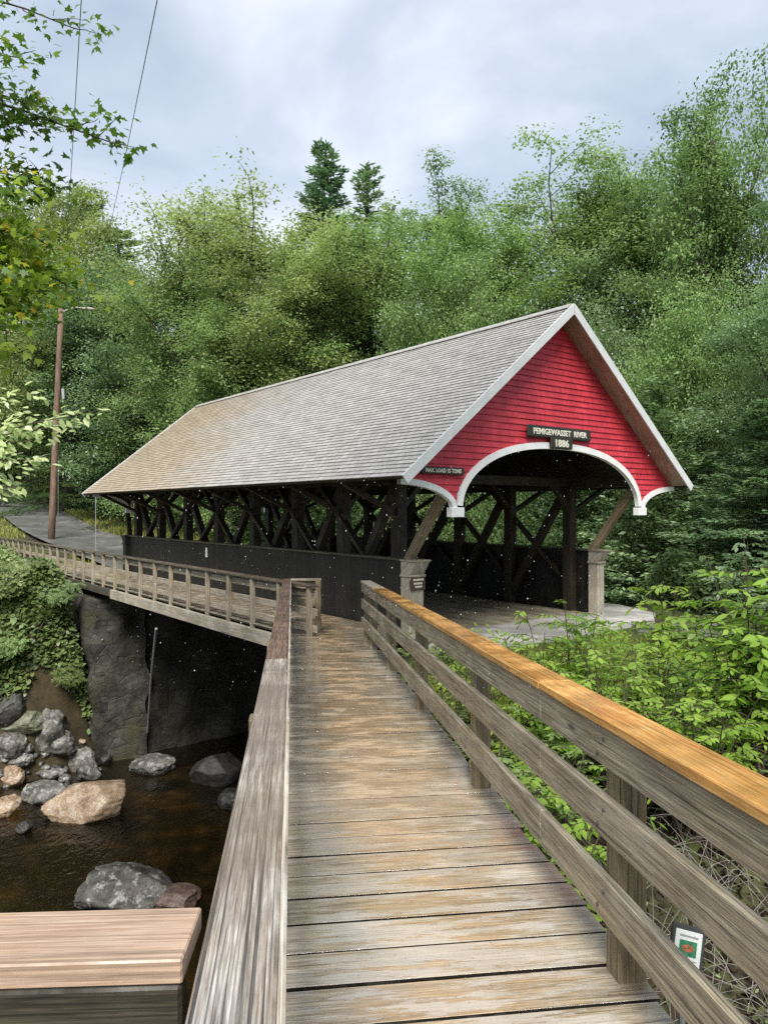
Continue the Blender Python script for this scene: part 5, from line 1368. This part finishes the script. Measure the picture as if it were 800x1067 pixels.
# dead brambles below the rails
mb = MB(); rr = np.random.default_rng(51)
for k in range(1250):
    Y = rr.uniform(1.4, 7.5); X = (1.5+rr.uniform(0, 2.6)) - 0.12*Y
    p = np.array([X, Y, gz(X, Y)-0.05]); az = rr.uniform(0, 6.28); L = rr.uniform(0.4, 1.25)
    bp, _ = tube_path(rr, p, unit(np.array([math.cos(az)*0.8, math.sin(az)*0.8, 1.1])), L, 8, 0.13, -0.14)
    mb.tube(bp, list(np.linspace(0.0038, 0.0014, 9)), 4, cap=False)
tag(mb.build('brambles', M['twig_grey'], smooth=True), 'tangle of grey dead stems in the shade below the right railing', 'brambles', kind='stuff')
# a fallen dead branch lying over the grass
mb = MB()
for k in range(14):
    p = np.array(at(rr.uniform(650, 720), 690, 9.5)); p[2] = gz(p[0], p[1])+0.1
    bp, _ = tube_path(rr, p, unit(np.array([rr.uniform(-1, 1), rr.uniform(-.4, .4), rr.uniform(.2, .7)])), rr.uniform(0.6, 1.4), 6, 0.15, -0.03)
    mb.tube(bp, list(np.linspace(0.011, 0.004, 7)), 5, cap=False)
tag(mb.build('dead_branches', M['twig_grey'], smooth=True), 'grey bare fallen branches among the shrubs below the retaining wall', 'branch', kind='stuff')

# ------------------------------------------------------------------ the near maple on the left
def near_maple():
    rng = np.random.default_rng(77)
    bx, by = -9.6, 9.0; b = np.array([bx, by, gz(bx, by)-0.3])
    root = tag(empty('maple_tree', b), 'near maple whose leafy branches hang in from the upper left', 'tree')
    mb = MB(); tr, _ = tube_path(rng, b, (0.02, 0.02, 1), 17, 10, 0.02, 0.05); mb.tube(tr, list(np.linspace(0.26, 0.06, 11)), 10, cap=False)
    P = []; D = []; Nn = []; L = []; P2 = []; D2 = []; N2 = []; L2 = []
    def leafset(q, d, n, spread, pale, size=0.105):
        for _ in range(n):
            o = rng.normal(0, 1, 3)*np.array([spread, spread, spread*0.45])
            dd = unit(d*0.6+rng.normal(0, 0.6, 3)+np.array([0, 0, -0.35])); nn = unit(np.array([0.05, -0.25, 0.9])+rng.normal(0, 0.4, 3))
            if pale: P2.append(q+o); D2.append(dd); N2.append(nn); L2.append(size*rng.uniform(0.7, 1.2))
            else: P.append(q+o); D.append(dd); Nn.append(nn); L.append(size*rng.uniform(0.65, 1.25))
    def branch(start_z, target, r0, dens, pale=0.25, twigs=16, size=0.105, spread=0.16, f0=0.35, fan=0.9):
        i = np.argmin(np.abs(tr[:, 2]-start_z)); s = tr[i]; tg = np.array(target)
        mid = (s+tg)/2+np.array([0, 0, 0.12*np.linalg.norm(tg-s)])
        bp = np.array([(1-f)**2*s+2*f*(1-f)*mid+f*f*tg for f in np.linspace(0, 1, 12)]); bp[1:-1] += rng.normal(0, 0.05, (10, 3))
        mb.tube(bp, list(np.linspace(r0, 0.006, 12)), 6, cap=False)
        dd = unit(tg-s)
        for k in range(twigs):
            f = f0+(1-f0)*(k+rng.random())/twigs; j = min(10, int(f*11)); q = bp[j]+(bp[j+1]-bp[j])*(f*11-j)
            d2 = unit(dd*0.75+rng.normal(0, 0.55, 3)*np.array([1, 1, 0.75])); l2 = fan*rng.uniform(0.5, 1.1)*(1.2-0.75*f)
            tp, _ = tube_path(rng, q, d2, l2, 4, 0.16, -0.04); mb.tube(tp, list(np.linspace(0.009, 0.003, 5)), 4, cap=False)
            isp = rng.random() < pale
            for m in range(1, 5): leafset(tp[m], unit(d2), int(rng.poisson(dens*1.5)), spread, isp, size)
        leafset(bp[-1], dd, int(dens*2), spread*0.8, False, size)
    A = lambda px, y, Y: tuple(at(px, y, Y))
    # branches at the top-left, dark against the sky
    branch(6.0, A(126, 152, 8.5), 0.05, 3.4, 0.0, 26, 0.10, 0.14, 0.3, 0.8)
    branch(6.5, A(78, 30, 9.0), 0.05, 3.4, 0.05, 20, 0.09, 0.16, 0.3, 1.0)
    branch(7.0, A(60, -20, 9.5), 0.05, 4.0, 0.1, 18, 0.09, 0.18)
    branch(5.0, A(36, 110, 8.5), 0.05, 5.0, 0.35, 22, 0.10, 0.2)
    branch(4.5, A(44, 190, 9.0), 0.05, 7.0, 0.6, 26, 0.105, 0.2, 0.3, 0.9)
    branch(4.2, A(14, 205, 8.2), 0.05, 7.0, 0.7, 22, 0.105, 0.22)
    branch(4.0, A(34, 245, 8.5), 0.05, 7.0, 0.85, 26, 0.11, 0.22)
    branch(3.4, A(56, 290, 9.0), 0.05, 8.0, 0.9, 30, 0.11, 0.22, 0.3, 0.9)
    branch(3.2, A(20, 290, 8.2), 0.05, 7.0, 0.9, 24, 0.11, 0.22)
    branch(2.6, A(36, 325, 8.6), 0.05, 7.0, 0.95, 26, 0.11, 0.2)
    branch(2.4, A(6, 340, 8.0), 0.05, 6.0, 0.95, 20, 0.11, 0.2)
    branch(6.0, A(20, 60, 8.0), 0.05, 5.0, 0.3, 20, 0.10, 0.2)
    mb.build('trunk', M['bark'], root, smooth=True)
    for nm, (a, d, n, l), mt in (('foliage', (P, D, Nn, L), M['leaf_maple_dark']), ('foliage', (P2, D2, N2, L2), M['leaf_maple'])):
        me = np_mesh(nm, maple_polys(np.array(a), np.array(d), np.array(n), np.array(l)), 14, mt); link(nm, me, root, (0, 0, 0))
near_maple()
def low_sapling():
    rng = np.random.default_rng(78); bx, by = -5.9, 7.7; b = np.array([bx, by, gz(bx, by)-0.2])
    root = tag(empty('sapling', b), 'sapling with pale wet leaf sprays reaching in front of the pole', 'tree')
    mb = MB(); tr, _ = tube_path(rng, b, (0, 0, 1), 7.5, 8, 0.02, 0.05); mb.tube(tr, list(np.linspace(0.09, 0.02, 9)), 8, cap=False)
    P = []; D = []; Nn = []; L = []
    for px, y in ((98, 430), (62, 445), (44, 480), (28, 410), (14, 440), (34, 460), (20, 510), (8, 475)):
        tg = np.array(at(px, y, 7.3)); s = tr[np.argmin(np.abs(tr[:, 2]-(tg[2]-0.4)))]
        bp = np.array([s+(tg-s)*f+np.array([0, 0, 0.2*math.sin(f*3.1)]) for f in np.linspace(0, 1, 12)])
        mb.tube(bp, list(np.linspace(0.018, 0.004, 12)), 5, cap=False)
        for f in np.arange(0.42, 1.0, 0.0045):
            j = min(10, int(f*11)); q = bp[j]+(bp[j+1]-bp[j])*(f*11-j)
            o = rng.normal(0, 1, 3)*np.array([0.09, 0.11, 0.06]); P.append(q+o); D.append(unit(unit(tg-s)+rng.normal(0, 0.7, 3)+np.array([0, 0, -0.4]))); Nn.append(unit(np.array([0, -0.4, 0.8])+rng.normal(0, 0.35, 3))); L.append(0.105*rng.uniform(0.6, 1.2))
    mb.build('trunk', M['twig'], root, smooth=True)
    P, D, Nn, L = map(np.array, (P, D, Nn, L)); link('foliage', np_mesh('foliage', lens_polys(P, D, Nn, L, L*0.48), 6, M['leaf_pale']), root, (0, 0, 0))
low_sapling()

# ------------------------------------------------------------------ falling rain
rg = np.random.default_rng(91); n = 800
Y = rg.uniform(1.6, 7.5, n); X = rg.uniform(-0.62, 0.62, n)*Y*1.1; Z = rg.uniform(-0.25, 0.08, n)*Y; X = np.where(rg.random(n) < 0.8, rg.uniform(-0.34, 0.36, n)*Y, X)
r = rg.uniform(0.0007, 0.0017, n)
octv = np.array([(1, 0, 0), (0, 1, 0), (-1, 0, 0), (0, -1, 0), (0, 0, 1.5), (0, 0, -1.5)])
V = (np.stack([X, Y, Z], 1)[:, None, :]+octv[None]*r[:, None, None]).reshape(-1, 3)
fc = np.array([(0, 1, 4), (1, 2, 4), (2, 3, 4), (3, 0, 4), (1, 0, 5), (2, 1, 5), (3, 2, 5), (0, 3, 5)])
fa = (np.arange(n)[:, None, None]*6+fc[None]).reshape(-1, 3)
me = bpy.data.meshes.new('rain'); me.from_pydata(V.tolist(), [], fa.tolist()); me.polygons.foreach_set('use_smooth', [True]*len(me.polygons))
nt = NT('rain_drops'); p_ = nt.bsdf(color=(0.75, 0.78, 0.82), rough=0.15, spec=0.6)
tb = nt.node('ShaderNodeBsdfTranslucent', {'Color': (0.8, 0.82, 0.85, 1)}); mxs = nt.node('ShaderNodeMixShader', {0: 0.5}); nt.l.new(p_, mxs.inputs[1]); nt.l.new(tb.outputs[0], mxs.inputs[2])
me.materials.append(nt.done(mxs.outputs[0]))
tag(link('rain', me), 'fine rain drops falling through the air over the footbridge', 'rain', kind='stuff')
